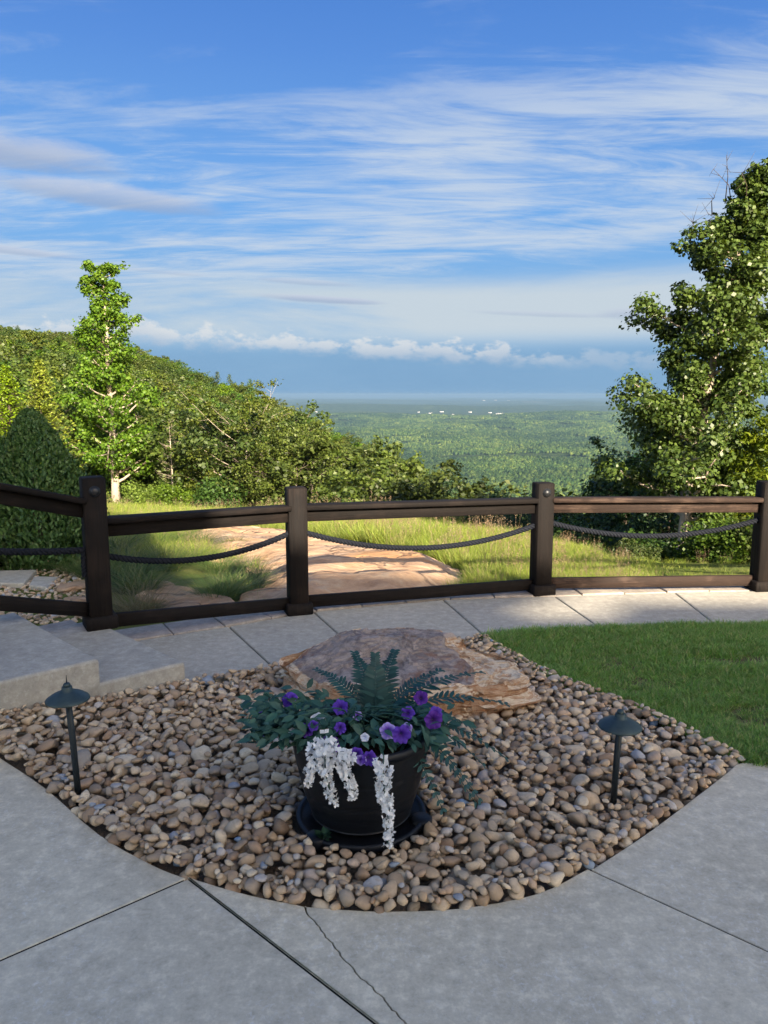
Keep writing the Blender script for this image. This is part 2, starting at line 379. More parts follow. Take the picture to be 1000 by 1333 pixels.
c = t.mix(t.sstep(t.m('ADD', skin, t.m('MULTIPLY', t.m('SUBTRACT', n2, .5), .5)), .35, .6), sidec, topc)
c = t.mix(1.0, c, t.mix(n4, (.75, .75, .75), (1.22, 1.22, 1.22)), 'MULTIPLY')
h = t.m('ADD', t.m('ADD', t.m('MULTIPLY', n1, .8), n2), t.m('MULTIPLY', n4, .35))
finish(t, princ(t, c, .72, bump(t, h, .9, .03), .35))

m, t = newmat('sandstone_outcrop'); M['outcrop'] = m
p = pos(t); n1 = t.noise(p, .7, 7, .62, .8); n2 = t.noise(t.mapv(p, (1, 2.2, 1), (0, 0, .5)), 3.2, 7, .7, .6); n3 = t.noise(p, 30, 5, .7)
c = t.ramp(n2, [(.25, (.20, .12, .078)), (.42, (.40, .25, .15)), (.56, (.50, .335, .21)), (.72, (.56, .43, .30))])
c = t.mix(t.m('MULTIPLY', t.sstep(n1, .55, .68), .7), c, (.30, .25, .215))
c = t.mix(t.m('MULTIPLY', t.sstep(n1, .44, .33), .55), c, (.40, .20, .07))
vo = t.n('ShaderNodeTexVoronoi', {'feature': 'DISTANCE_TO_EDGE'}); t.set(vo.inputs['Vector'], t.n('ShaderNodeVectorMath', {'operation': 'ADD'}, i0=t.mapv(p, (.5, 1.1, 1), (0, 0, .35)), i1=t.noise(p, 1.6, 4, out=1)).outputs[0]); vo.inputs['Scale'].default_value = .8
crk = t.m('SUBTRACT', 1.0, t.sstep(vo.outputs['Distance'], 0.0, .03))
c = t.mix(t.m('MULTIPLY', crk, .6), c, (.075, .05, .04))
c = t.mix(1.0, c, t.mix(n3, (.8, .8, .8), (1.18, 1.18, 1.18)), 'MULTIPLY')
finish(t, princ(t, c, .82, bump(t, t.m('SUBTRACT', t.m('ADD', n2, t.m('MULTIPLY', n3, .3)), t.m('MULTIPLY', crk, .5)), .8, .04), .25))

def mat_leaf(name, stops, trans=.3, rough=.5, objvar=.26, tr_tint=(1.35, 1.25, .55), spec=.35):
    m, t = newmat(name); isl = t.n('ShaderNodeNewGeometry').outputs['Random Per Island']; oi = t.n('ShaderNodeObjectInfo').outputs['Random']
    c = t.ramp(isl, stops)
    hsv = t.n('ShaderNodeHueSaturation', Color=c)
    t.set(hsv.inputs['Hue'], t.m('ADD', .5 - objvar * .10, t.m('MULTIPLY', oi, objvar * .20)))
    t.set(hsv.inputs['Value'], t.m('ADD', 1 - objvar, t.m('MULTIPLY', t.m('FRACT', t.m('MULTIPLY', oi, 7.31)), objvar * 2)))
    t.set(hsv.inputs['Saturation'], t.m('ADD', .92, t.m('MULTIPLY', t.m('FRACT', t.m('MULTIPLY', oi, 3.7)), .16)))
    b = princ(t, hsv, rough, None, spec); tr = t.n('ShaderNodeBsdfTranslucent', Color=t.mix(1.0, hsv.outputs[0], tr_tint, 'MULTIPLY'))
    finish(t, t.n('ShaderNodeMixShader', i0=trans, i1=b, i2=tr)); return m
M['leaf_oak'] = mat_leaf('broadleaf_foliage', [(0, (0.0305, 0.0623, 0.0085)), (0.5, (0.0518, 0.0953, 0.0122)), (1, (0.0823, 0.132, 0.0183))])
M['leaf_olive'] = mat_leaf('olive_foliage', [(0, (0.0384, 0.061, 0.0107)), (0.5, (0.062, 0.0914, 0.0142)), (1, (0.0915, 0.1218, 0.0212))])
M['leaf_tulip'] = mat_leaf('tulip_tree_foliage', [(0, (0.0536, 0.1013, 0.0107)), (0.5, (0.0893, 0.1496, 0.0161)), (1, (0.1384, 0.1978, 0.025))], .35)
M['leaf_right'] = mat_leaf('oak_foliage', [(0, (0.0279, 0.0732, 0.0092)), (0.5, (0.0496, 0.1126, 0.0132)), (1, (0.0836, 0.1593, 0.0238))], .25, .42)
M['leaf_lime'] = mat_leaf('lime_foliage', [(0, (0.07, 0.119, 0.0126)), (0.5, (0.105, 0.161, 0.0154)), (1, (0.14, 0.196, 0.021))], .35)
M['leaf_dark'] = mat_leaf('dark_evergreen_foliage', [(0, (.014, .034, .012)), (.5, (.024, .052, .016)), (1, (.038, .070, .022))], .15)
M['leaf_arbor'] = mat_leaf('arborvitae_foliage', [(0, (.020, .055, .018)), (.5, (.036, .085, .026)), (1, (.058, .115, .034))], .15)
M['leaf_conifer'] = mat_leaf('conifer_foliage', [(0, (.035, .065, .016)), (.5, (.055, .09, .022)), (1, (.08, .115, .03))], .15)
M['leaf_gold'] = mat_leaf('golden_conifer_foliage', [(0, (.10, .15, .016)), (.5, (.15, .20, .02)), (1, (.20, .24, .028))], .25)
M['leaf_pot'] = mat_leaf('teal_silk_leaves', [(0, (.018, .062, .050)), (.5, (.030, .095, .072)), (1, (.055, .13, .085))], .15, .5, .05, (1, 1, 1))
M['fern'] = mat_leaf('teal_silk_fern', [(0, (.008, .042, .040)), (.5, (.014, .062, .058)), (1, (.020, .08, .07))], .12, .5, .05, (1, 1, 1))
M['grass_lawn'] = mat_leaf('lawn_grass', [(0, (.095, .21, .045)), (.5, (.17, .34, .07)), (.82, (.24, .39, .09)), (1, (.36, .32, .17))], .3, .5, .1)
M['grass_field'] = mat_leaf('meadow_grass', [(0, (.13, .185, .022)), (.45, (.20, .27, .034)), (.85, (.27, .32, .055)), (1, (.38, .36, .13))], .35, .55, .16)
M['grass_clump'] = mat_leaf('clump_grass', [(0, (.045, .085, .018)), (.5, (.075, .125, .026)), (.8, (.11, .155, .036)), (1, (.24, .21, .11))], .3, .5, .2)
M['grass_dry'] = mat_leaf('dry_clump_grass', [(0, (.09, .085, .04)), (.5, (.14, .12, .06)), (1, (.24, .19, .11))], .25, .5, .1)
M['seed'] = mat_leaf('seed_heads', [(0, (.17, .115, .07)), (1, (.30, .22, .14))], .2, .7, .1)
M['white_petal'] = mat_leaf('white_petals', [(0, (.84, .86, .88)), (1, (.95, .95, .95))], .3, .7, .0, (1, 1, 1))
M['weed'] = mat_leaf('weed_leaves', [(0, (.02, .06, .03)), (1, (.04, .10, .05))], .2)

def mat_petal(name, inner, outer, edge):
    m, t = newmat(name); a = t.n('ShaderNodeAttribute', {'attribute_name': 'gco'}).outputs['Vector']
    r = t.n('ShaderNodeSeparateXYZ', i0=a).outputs[0]; n = t.noise(a, 9, 3, .6)
    c = t.ramp(t.m('ADD', r, t.m('MULTIPLY', t.m('SUBTRACT', n, .5), .3)), [(.1, inner), (.45, outer), (.95, edge)])
    b = princ(t, c, .6, None, .25); tr = t.n('ShaderNodeBsdfTranslucent', Color=c)
    finish(t, t.n('ShaderNodeMixShader', i0=.25, i1=b, i2=tr)); return m
M['petal_purple'] = mat_petal('purple_petals', (.04, .012, .13), (.085, .028, .34), (.14, .06, .50))
M['petal_dark'] = mat_petal('dark_purple_petals', (.03, .008, .08), (.075, .018, .22), (.12, .03, .32))
M['petal_lilac'] = mat_petal('lilac_petals', (.06, .02, .22), (.20, .10, .56), (.46, .38, .80))
M['petal_pale'] = mat_petal('pale_petals', (.45, .5, .75), (.60, .66, .82), (.75, .78, .86))
M['throat'] = mat_simple('flower_throat', (.35, .33, .10), .6, .2)

def mat_bark(name, c0, c1, sc=1.0):
    m, t = newmat(name); p = t.n('ShaderNodeTexCoord').outputs['Object']
    n = t.noise(t.mapv(p, (14 * sc, 14 * sc, 3 * sc)), 1, 6, .7, .6); n2 = t.noise(p, 2.5, 4)
    c = t.mix(n, c0, c1); c = t.mix(t.m('MULTIPLY', t.sstep(n2, .5, .7), .4), c, tuple(min(1, x * 1.5) for x in c1))
    finish(t, princ(t, c, .85, bump(t, n, .7, .02), .2)); return m
M['bark'] = mat_bark('grey_bark', (.07, .055, .042), (.20, .165, .13))
M['bark_pale'] = mat_bark('pale_bark', (.22, .18, .14), (.42, .36, .29))
M['bark_dark'] = mat_bark('dark_bark', (.03, .024, .019), (.085, .066, .05))

# ground sheet: meadow soil near, woodland floor, blue-green forest far down in the valley
m, t = newmat('hill_and_valley_ground'); M['ground'] = m
p = pos(t); s_ = t.n('ShaderNodeSeparateXYZ', i0=p); dist = t.n('ShaderNodeVectorMath', {'operation': 'LENGTH'}, i0=p).outputs['Value']
nn = t.noise(p, 1.3, 6, .65); nn2 = t.noise(p, 14, 5, .7)
near = t.mix(t.sstep(nn, .35, .65), (.085, .12, .026), (.15, .165, .05)); near = t.mix(t.m('MULTIPLY', t.sstep(nn2, .5, .7), .5), near, (.12, .085, .055))
wood = t.mix(nn, (.025, .035, .012), (.05, .045, .022))
f1 = t.noise(t.mapv(p, (1, .55, 1)), .0011, 7, .6); f2 = t.noise(p, .012, 6, .7); f3 = t.noise(t.mapv(p, (1, .35, 1)), .00035, 6, .6, .6)
far = t.mix(t.sstep(f2, .3, .7), (.016, .032, .011), (.058, .085, .026))
far = t.mix(t.m('MULTIPLY', t.sstep(f1, .56, .66), .45), far, (.085, .11, .04))
far = t.mix(t.m('MULTIPLY', t.sstep(f3, .60, .66), .5), far, (.11, .115, .065))
c = t.mix(t.sstep(dist, 26, 36), near, wood); c = t.mix(t.sstep(dist, 350, 900), c, far)
hh = t.mix(t.sstep(dist, 100, 500), t.m('MULTIPLY', nn2, .05), t.m('MULTIPLY', f2, 60.0))
bmp_ = t.n('ShaderNodeBump', Strength=1.0, Distance=1.0, Height=hh)
finish(t, princ(t, c, .95, bmp_.outputs[0], .05))

# ================================================================== THE SETTING
POST = [np.array([-2.95, 3.62]), G(131, 815, .13)[:2], G(388, 797)[:2], G(703, 772)[:2], G(990, 767)[:2], np.array([4.95, 6.02])]
PZ = [.45, .13, 0, 0, 0, 0]

_fu = np.array([-400, -60, 0, 131, 388, 703, 990, 1400]); _fd = np.array([3.0, 4.05, 4.3, POST[1][1], POST[2][1], POST[3][1], POST[4][1], 6.2]) + .12
_bu = np.array([-300, 0, 150, 370, 480, 600, 700, 800, 1000, 1400]); _bd = np.array([26, 30, 31, 25, 20.5, 14.5, 11.5, 8.6, 8.6, 8.6])
_cu = np.array([-300, -60, 0, 100, 190, 250, 330, 400, 480, 540, 590, 640]); _cy = np.array([395, 415, 424, 433, 455, 480, 508, 545, 580, 603, 642, 700])
def crest_y(u): return np.interp(u, _cu, _cy)
def crest_d(u): return np.clip(165 + np.asarray(u, float) * .10, 140, 235)
def terrain(x, y):
    x = np.asarray(x, float); y = np.asarray(y, float)
    azm = np.arctan2(x, y); r = np.hypot(x, y); a = np.clip(azm, -.8, .8); D = r * np.cos(a); xx = r * np.sin(a)
    u = 500 + 1000 * xx / (D * .988 + .30)
    s = np.maximum(D - np.interp(u, _fu, _fd), 0)
    k1 = np.interp(u, [-200, 100, 350], [.02, .03, .11])
    def nearz(s): return -.03 - (k1 * np.minimum(s, 3) + .12 * np.maximum(s - 3, 0))
    Db = np.interp(u, _bu, _bd); zb = nearz(np.maximum(Db - np.interp(u, _fu, _fd), 0)); zn = nearz(s)
    Dc = crest_d(u); zc = 1.6 + (513 - crest_y(u)) / 1000 * Dc - 6.0
    q = np.clip((D - Db) / (Dc - Db), 0, 1); sag = np.interp(u, [0, 180, 350, 550], [4.0, 6.0, 8.0, 12.0])
    zh = zb + (zc - zb) * q - sag * np.sin(np.pi * q ** .6)
    vall = -300 + 60 * fbm(np.stack([x / 1100, y / 700, 0 * x], -1), 3, 5) + ss(r, 5000, 9000) * (30 + 120 * fbm(np.stack([x / 5200 + 3.1, y / 2100, 0 * x], -1), 4, 11))
    qf = ss(np.log(np.maximum(D, 1)), np.log(Dc * 1.02), np.log(1300))
    zh = zh * (1 - qf) + vall * qf
    zcl = np.maximum(zb - .5 * np.maximum(D - Db, 0), -1e9); zcl = np.maximum(zcl, vall)
    w = ss(u, 560, 690); zfar = zh * (1 - w) + zcl * w
    z = np.where(D < Db, zn, zfar)
    back = -.10 - np.maximum(r - 45, 0) * .35; back = np.maximum(back, vall)
    wb = ss(np.abs(azm), 1.15, 1.5); z = z * (1 - wb) + back * wb
    inside = (D < np.interp(u, _fu, _fd) + .02)
    z = np.where(inside, np.minimum(z, -.14), z)
    z = z + np.where((s > .4) & (r < 60), .05 * fbm(np.stack([x * .9, y * .9, 0 * x], -1), 4, 3), 0)
    return z
def tz(x, y): return float(terrain(np.array([x]), np.array([y]))[0])

azs = np.concatenate([np.radians(np.linspace(-180, -42, 47, endpoint=False)), np.radians(np.linspace(-42, 42, 340, endpoint=False)), np.radians(np.linspace(42, 180, 47, endpoint=False))])
rs = np.concatenate([np.linspace(.6, 3.4, 8, endpoint=False), np.geomspace(3.4, 60, 120, endpoint=False), np.geomspace(60, 60000, 150)])
RR, AA = np.meshgrid(rs, azs, indexing='ij'); X = RR * np.sin(AA); Y = RR * np.cos(AA); Z = terrain(X, Y)
nr, na = RR.shape; V = np.stack([X, Y, Z], -1).reshape(-1, 3)
i = np.arange(nr - 1)[:, None] * na; j = np.arange(na)[None, :]; k = (np.arange(na)[None, :] + 1) % na
Q = np.stack([i + j, i + na + j, i + na + k, i + k], -1).reshape(-1, 4)
V = np.vstack([V, [[0, 0, -.14]]]); tri = np.stack([np.full(na, len(V) - 1), np.arange(na), (np.arange(na) + 1) % na], -1)
tag(obj('ground', mesh_np('ground', V, [Q[:, ::-1][:, ::-1], tri[:, ::-1]], True), M['ground']), kind='structure')

# ---- slabs
def offset_poly(P, d):
    P = np.asarray(P, float); e = np.roll(P, -1, 0) - P; e /= np.linalg.norm(e, axis=1, keepdims=True) + 1e-12
    n = np.stack([-e[:, 1], e[:, 0]], -1); n0 = np.roll(n, 1, 0)
    return P + d * (n + n0) / (1 + (n * n0).sum(1, keepdims=True)).clip(.35)
def ccw(P):
    P = np.asarray(P, float)[:, :2]; a = (P[:, 0] * np.roll(P[:, 1], -1) - np.roll(P[:, 0], -1) * P[:, 1]).sum()
    return P if a > 0 else P[::-1]
def slab(name, poly, z, th, mat, parent, gap=.006, bev=.009, ztop=None):
    P = offset_poly(ccw(poly), gap); n = len(P); rings = []
    for (d, h) in ((0, -th), (0, -bev), (bev * .3, -bev * .3), (bev, 0)):
        q = offset_poly(P, d); rings.append(np.column_stack([q, np.full(n, z + h)]))
    V = np.concatenate(rings); j = np.arange(n); k = (j + 1) % n
    me = bpy.data.meshes.new(name); bm = bmesh.new(); vs = [bm.verts.new(v) for v in V]
    for r in range(3):
        for a, b in zip(j, k): bm.faces.new((vs[r * n + a], vs[r * n + b], vs[(r + 1) * n + b], vs[(r + 1) * n + a]))
    for tr_ in tessellate_polygon([[Vector(V[3 * n + a]) for a in j]]):
        f = bm.faces.new([vs[3 * n + a] for a in tr_]); f.normal_update()
        if f.normal.z < 0: f.normal_flip()
    bm.faces.new([vs[a] for a in j[::-1]]); bm.to_mesh(me); bm.free()
    return obj(name, me, mat, parent)

patio = tag(empty('patio', (0, 0, 0)), kind='structure')
edge_px = [(0, 985), (60, 1025), (130, 1085), (200, 1125), (245, 1143)]
eL = smooth_poly([G(*p)[:2] for p in edge_px], 4)
eM1 = smooth_poly([G(*p)[:2] for p in [(245, 1143), (300, 1160), (350, 1172), (397, 1181)]], 4)
eM2 = smooth_poly([G(*p)[:2] for p in [(397, 1181), (450, 1185), (510, 1187), (600, 1183), (700, 1164), (765, 1132)]], 4)
eR = smooth_poly([G(*p)[:2] for p in [(765, 1132), (830, 1090), (885, 1050), (940, 1008), (957, 994), (972, 991)]], 4)
tip = np.array([-1.97, 3.44])
def ext(a, b, k): a = np.asarray(a, float); b = np.asarray(b, float); return b + (b - a) * k
j1a, j1b = G(240, 1143)[:2], G(0, 1248)[:2]; J1 = ext(j1a, j1b, 3.0)
j2b = G(490, 1333)[:2]; J2 = ext(eL[-1], j2b, .9)
j3b = G(1000, 1240)[:2]; J3 = ext(eM2[-1], j3b, 6.0)
rng = np.random.RandomState(3)
crack = [G(*p)[:2] for p in [(397, 1181), (401, 1192), (409, 1199), (416, 1207), (424, 1221), (433, 1228), (440, 1238), (446, 1248), (455, 1256), (463, 1267), (474, 1277), (483, 1284), (490, 1293), (500, 1300), (506, 1310), (516, 1318), (522, 1327), (533, 1338), (545, 1352), (565, 1380)]]
crack = np.concatenate([[np.asarray(a) + (np.asarray(b) - a) * q + rng.normal(0, .0016, 2) * (q > 0) for q in (0, .33, .66)] for a, b in zip(crack[:-1], crack[1:])])
CE = ext(crack[-20], crack[-1], 2.2); CE = np.array([max(CE[0], J2[0] + .02), J2[1]])
rsl = G(1000, 995)[:2]
slab('slab', np.vstack([[tip], eL, [J1, [-5, J1[1]], [-5, 3.6]]]), 0, .12, M['concrete'], patio, .0045, .003)
slab('slab', np.vstack([[eL[-1]], [J2, [-5, J2[1]], [-5, J1[1]], J1]]), 0, .12, M['concrete'], patio, .0045, .003)
cpn = np.array([-.83, -.55]) * .0026
slab('slab', np.vstack([eM1[:-1], crack + cpn, [CE + cpn], [J2 + np.array([.002, .002])], [eL[-1] + np.array([.003, .0])]]), .003, .12, M['concrete'], patio, .0002, .0012)
slab('slab', np.vstack([eM2, [J3, [J3[0], -10.3], [CE[0], -10.3], CE - cpn], (crack - cpn)[::-1]]), .0015, .12, M['concrete'], patio, .0002, .0012)
slab('slab', np.vstack([eR, [ext(eR[-1], rsl, 20), [6, -10.3], [J3[0], -10.3], J3]]), 0, .12, M['concrete'], patio, .009, .003)
slab('slab', [(-5, J2[1] - .02), (CE[0] - .03, J2[1] - .02), (CE[0] - .03, -10.3), (-5, -10.3)] if J2[1] > -10.3 else [(-5, -10.35), (-4.9, -10.35), (-4.9, -10.3), (-5, -10.3)], -.004, .12, M['concrete'], patio, .0035)

for (a_, b_) in ((j1a, J1), (eL[-1], J2), (eM2[-1], J3)):
    d_ = (b_ - a_) / np.linalg.norm(b_ - a_); n_ = np.array([-d_[1], d_[0]]) * .012; a2 = a_ + d_ * .004
    slab('joint_filler', [a2 - n_, b_ - n_, b_ + n_, a2 + n_], -.0035, .06, M['joint'], patio, 0, .001)
walk = tag(empty('walkway', (0, 0, 0)), kind='structure')
A1, B1 = G(240, 862, .13)[:2], G(150, 820, .13)[:2]; A2, B2 = G(128, 858, .26)[:2], G(20, 797, .26)[:2]
ed = (A2 - A1) / np.linalg.norm(A2 - A1)
back = [G(*p)[:2] for p in [(150, 838), (298, 815), (408, 796), (577, 780.5), (722, 776), (878, 771), (1045, 768), (1240, 768)]]
front = [G(*p)[:2] for p in [(262, 886), (357, 869), (468, 849), (632, 828), (783, 818), (935, 815), (1105, 815), (1300, 816)]]
for q in range(7):
    if q == 0: poly = [back[0], back[1], front[1], front[0], A1 + (A1 - B1) * .06]
    else: poly = [back[q], back[q + 1], front[q + 1], front[q]]
    slab('slab', poly, 0, .12, M['concrete_walk'], walk, .006)
# edge pavers, each one a piece
bl = smooth_poly([back[0]] + back[1:], 12)
seg = np.concatenate([[0], np.cumsum(np.linalg.norm(np.diff(bl, axis=0), axis=1))])
s0 = .02
while s0 < seg[-1] - .4:
    L = .36; pts = []
    for ssx in (s0, s0 + L / 2, s0 + L):
        c = np.array([np.interp(ssx, seg, bl[:, 0]), np.interp(ssx, seg, bl[:, 1])]); c2 = np.array([np.interp(ssx + .01, seg, bl[:, 0]), np.interp(ssx + .01, seg, bl[:, 1])]) - c
        nrm = np.array([-c2[1], c2[0]]) / np.linalg.norm(c2); pts.append((c + nrm * .004, c + nrm * .29))
    slab('paver', [p[0] for p in pts] + [p[1] for p in pts[::-1]], .006 + .004 * math.sin(s0 * 9), .10, M['paver'], walk, .004, .008)
    s0 += L
# steps
bdir1 = (B1 - A1) / np.linalg.norm(B1 - A1); bdir2 = (B2 - A2) / np.linalg.norm(B2 - A2)
steps = tag(empty('garden_steps', (A1[0], A1[1], 0)), 'low concrete garden steps climbing past the fence corner post', 'steps')
o_ = steps.location
for (A, bd, zt, ln) in ((A1, bdir1, .13, 1.15), (A2, bdir2, .26, 1.2), (A2 + ed * .62, bdir2, .39, 1.25)):
    poly = np.array([A, A + bd * ln, A + bd * ln + ed * (1.3 if zt < .35 else 2.0), A + ed * (1.3 if zt < .35 else 2.0)])
    s = slab('step_slab', poly - np.array(o_[:2]), zt, .30, M['concrete_walk'], steps, 0.0, .014)
# paver edging beside the steps
for q in range(3):
    c = POST[1] + np.array([-.12, .02]) + ed * (.30 * q) ; nn = np.array([-ed[1], ed[0]]) * -1
    slab('paver', [c, c + ed * .29, c + ed * .29 + nn * .2, c + nn * .2], .125 + .08 * q, .25, M['paver'], walk, .003, .008)

# ---- bed of river stones
lawn_edge = smooth_poly([G(*p)[:2] for p in [(972, 991), (950, 981), (900, 955), (860, 938), (800, 913), (740, 888), (692, 866), (650, 842), (632, 830)]], 3)
bedP = np.vstack([[tip], eL, eM1[1:], eM2[1:], eR[1:], lawn_edge[1:], [front[2], front[1], front[0], A1, A2, A2 + ed * .4]])
bed = tag(empty('gravel_bed', (0, 0, 0)), kind='structure')
dirt = offset_poly(ccw(bedP), -.05)
slab('bed_floor', dirt, -.034, .03, M['bare_soil'], bed, 0, .004)

# boulder outline, pot, saucer positions
BO = np.array([.12, 3.98]); POT = np.array([-.086, 2.715]); SAU_R = .248
bo_px = [(368, 892, .03), (385, 868, .12), (420, 840, .22), (455, 824, .27), (500, 815, .29), (545, 815, .29), (585, 822, .28), (622, 838, .25), (650, 852, .20), (680, 868, .20), (697, 884, .17), (698, 905, .08), (675, 922, .02), (640, 934, .0), (600, 938, .0), (560, 944, .0), (500, 948, .0), (440, 940, .0), (395, 920, .0)]
bo_w = np.array([G(a, b, c)[:2] for a, b, c in bo_px])
th_c = np.arctan2(bo_w[:, 1] - BO[1], bo_w[:, 0] - BO[0]); rr_c = np.hypot(bo_w[:, 1] - BO[1], bo_w[:, 0] - BO[0]); od = np.argsort(th_c)
def boR(th): return np.interp(th, np.concatenate([th_c[od] - 2 * np.pi, th_c[od], th_c[od] + 2 * np.pi]), np.tile(rr_c[od], 3))

gs = .006
bx0, by0 = bedP.min(0) - .05; bx1, by1 = bedP.max(0) + .05
gx = np.arange(bx0, bx1, gs); gy = np.arange(by0, by1, gs); GX, GY = np.meshgrid(gx, gy, indexing='ij')
inb = inpoly(GX, GY, bedP); dE = segdist(GX, GY, bedP)
zs = .004 + .085 * ss(-GX, 1.2, 1.85) * ss(GY, 2.8, 3.5) + .02 * fbm(np.stack([GX * 1.5, GY * 1.5, 0 * GX], -1), 3, 21)
Hm = zs - .078 + .012 * fbm(np.stack([GX * 20, GY * 20, 0 * GX], -1), 2, 9) + .034 * (1 - ss(dE, .03, .09))
thg = np.arctan2(GY - BO[1], GX - BO[0]); rg = np.hypot(GX - BO[0], GY - BO[1])
block = (rg < boR(thg) * .93) | (np.hypot(GX - POT[0], GY - POT[1]) < SAU_R + .004)
Hm = np.where(block, .12, Hm); Hm = np.where(inb, Hm, np.where(dE < .022, -.05, np.where(dE < .2, -.006, .3)))
for lx, ly in (G(103, 1037)[:2], G(798, 1046)[:2]): Hm = np.where(np.hypot(GX - lx, GY - ly) < .014, .35, Hm)
own = np.full(Hm.shape, -1, int)
rng = np.random.RandomState(11); stones = []
def euler(a, b, c):
    ca, sa, cb, sb, cc, sc = math.cos(a), math.sin(a), math.cos(b), math.sin(b), math.cos(c), math.sin(c)
    return np.array([[cc, -sc, 0], [sc, cc, 0], [0, 0, 1]]) @ np.array([[cb, 0, sb], [0, 1, 0], [-sb, 0, cb]]) @ np.array([[1, 0, 0], [0, ca, -sa], [0, sa, ca]])
valid = inb & ~block & (dE > .010)
okc = np.argwhere(valid); NS = 7600; oke = np.argwhere(valid & (dE < .06))
edge_pts = []
for ed_ in (eL, eM1, eM2, eR):
    sg = np.concatenate([[0], np.cumsum(np.linalg.norm(np.diff(ed_, axis=0), axis=1))]); q_ = 0.0
    while q_ < sg[-1]:
        b_ = float(np.clip(rng.lognormal(math.log(.029), .28), .018, .05)); c_ = np.array([np.interp(q_, sg, ed_[:, 0]), np.interp(q_, sg, ed_[:, 1])]); e_ = np.array([np.interp(q_ + .02, sg, ed_[:, 0]), np.interp(q_ + .02, sg, ed_[:, 1])]) - c_
        if np.linalg.norm(e_) < 1e-6: break
        nrm = np.array([-e_[1], e_[0]]) / np.linalg.norm(e_); edge_pts.append((c_ + nrm * b_ * rng.uniform(.55, .8), b_)); q_ += b_ * 1.45
for it in range(-len(edge_pts), NS):
    a = float(np.clip(rng.lognormal(math.log(.0295), .36), .015, .064)); 
    if it > 4300: a = float(np.clip(a * .58, .010, .026))
    ax = np.array([a, a * rng.uniform(.55, .95), a * rng.uniform(.38, .66)]); best = None
    if it < 0: a = edge_pts[it][1]; ax = np.array([a, a * rng.uniform(.7, .95), a * rng.uniform(.55, .75)]); best = None
    cand = (oke if it % 5 == 4 else okc)[rng.randint(0, len(oke if it % 5 == 4 else okc), 9 if it < 4300 else 22)]; rel = (Hm - zs)[cand[:, 0], cand[:, 1]]; cand = cand[np.argsort(rel)[:3]]
    if it < 0: cand = [(int((edge_pts[it][0][0] - bx0) / gs), int((edge_pts[it][0][1] - by0) / gs))]
    for (ci, cj) in cand:
        if it >= 0 and (valid[ci, cj] == 0 or dE[ci, cj] < ax[1] * .5): continue
        Rm = euler(rng.normal(0, .28), rng.normal(0, .28), rng.uniform(0, 6.283))
        Aq = Rm @ np.diag(1 / ax ** 2) @ Rm.T
        w = int(a / gs) + 1; sl = (slice(max(ci - w, 0), ci + w + 1), slice(max(cj - w, 0), cj + w + 1))
        x = GX[sl] - gx[ci]; y = GY[sl] - gy[cj]
        bq = 2 * (Aq[0, 2] * x + Aq[1, 2] * y); cq = Aq[0, 0] * x * x + 2 * Aq[0, 1] * x * y + Aq[1, 1] * y * y - 1
        disc = bq * bq - 4 * Aq[2, 2] * cq; mk = disc > 0
        if not mk.any(): continue
        sq = np.sqrt(np.where(mk, disc, 0)); lo = (-bq - sq) / (2 * Aq[2, 2]); hi = (-bq + sq) / (2 * Aq[2, 2])
        z0 = np.where(mk, Hm[sl] - lo, -9).max() - .004
        sc = z0 + ax[2] - zs[ci, cj]
        if best is None or sc < best[0]: best = (sc, ci, cj, Rm, sl, mk, hi, z0)
    if best is None or best[0] > .045: continue
    sc, ci, cj, Rm, sl, mk, hi, z0 = best
    up = mk & (hi + z0 > Hm[sl]); h_ = Hm[sl]; h_[up] = (hi + z0)[up]; o2 = own[sl]; o2[up] = len(stones)
    stones.append((gx[ci], gy[cj], z0, ax, Rm))
cnt = np.bincount(own[own >= 0].ravel(), minlength=len(stones))
sv, sf = ico(2); shapes = []
for q in range(11):
    v = sv.copy(); r_ = np.random.RandomState(50 + q)
    v = v * (1.08 + .38 * fbm(v * 1.1 + q * 9.1, 2, q)[:, None] + .07 * fbm(v * 2.7 + q * 3.3, 2, q + 30)[:, None])
    for _ in range(6 + q % 4):                       # a few worn flat faces
        n = r_.normal(size=3); n /= np.linalg.norm(n); d = r_.uniform(.58, .84); pr = v @ n
        v = v - np.where(pr > d, (pr - d) * .8, 0)[:, None] * n
    shapes.append(v)
shape_me = [mesh_np('stone', v, sf, True) for v in shapes]
for me in shape_me: me.materials.append(M['stone'])
vis = [q for q in range(len(stones)) if cnt[q] > 5]
vis.sort(key=lambda q: -cnt[q] / (stones[q][1] ** 3))
mass = MB()
for rank, q in enumerate(vis):
    x, y, z, ax, Rm = stones[q]; sh = q % 11
    if rank < 300:
        o = obj('stone', shape_me[sh], None, bed); Ms = Matrix(Rm.tolist()).to_4x4() @ Matrix.Diagonal((*ax, 1)); Ms.translation = (x, y, z); o.matrix_local = Ms
    else: mass.add((shapes[sh] * ax) @ Rm.T + np.array([x, y, z]), sf)
tag(mass.build('stones', M['stones'], bed, smooth=True), kind='stuff')
print('stones', len(stones), 'visible', len(vis))

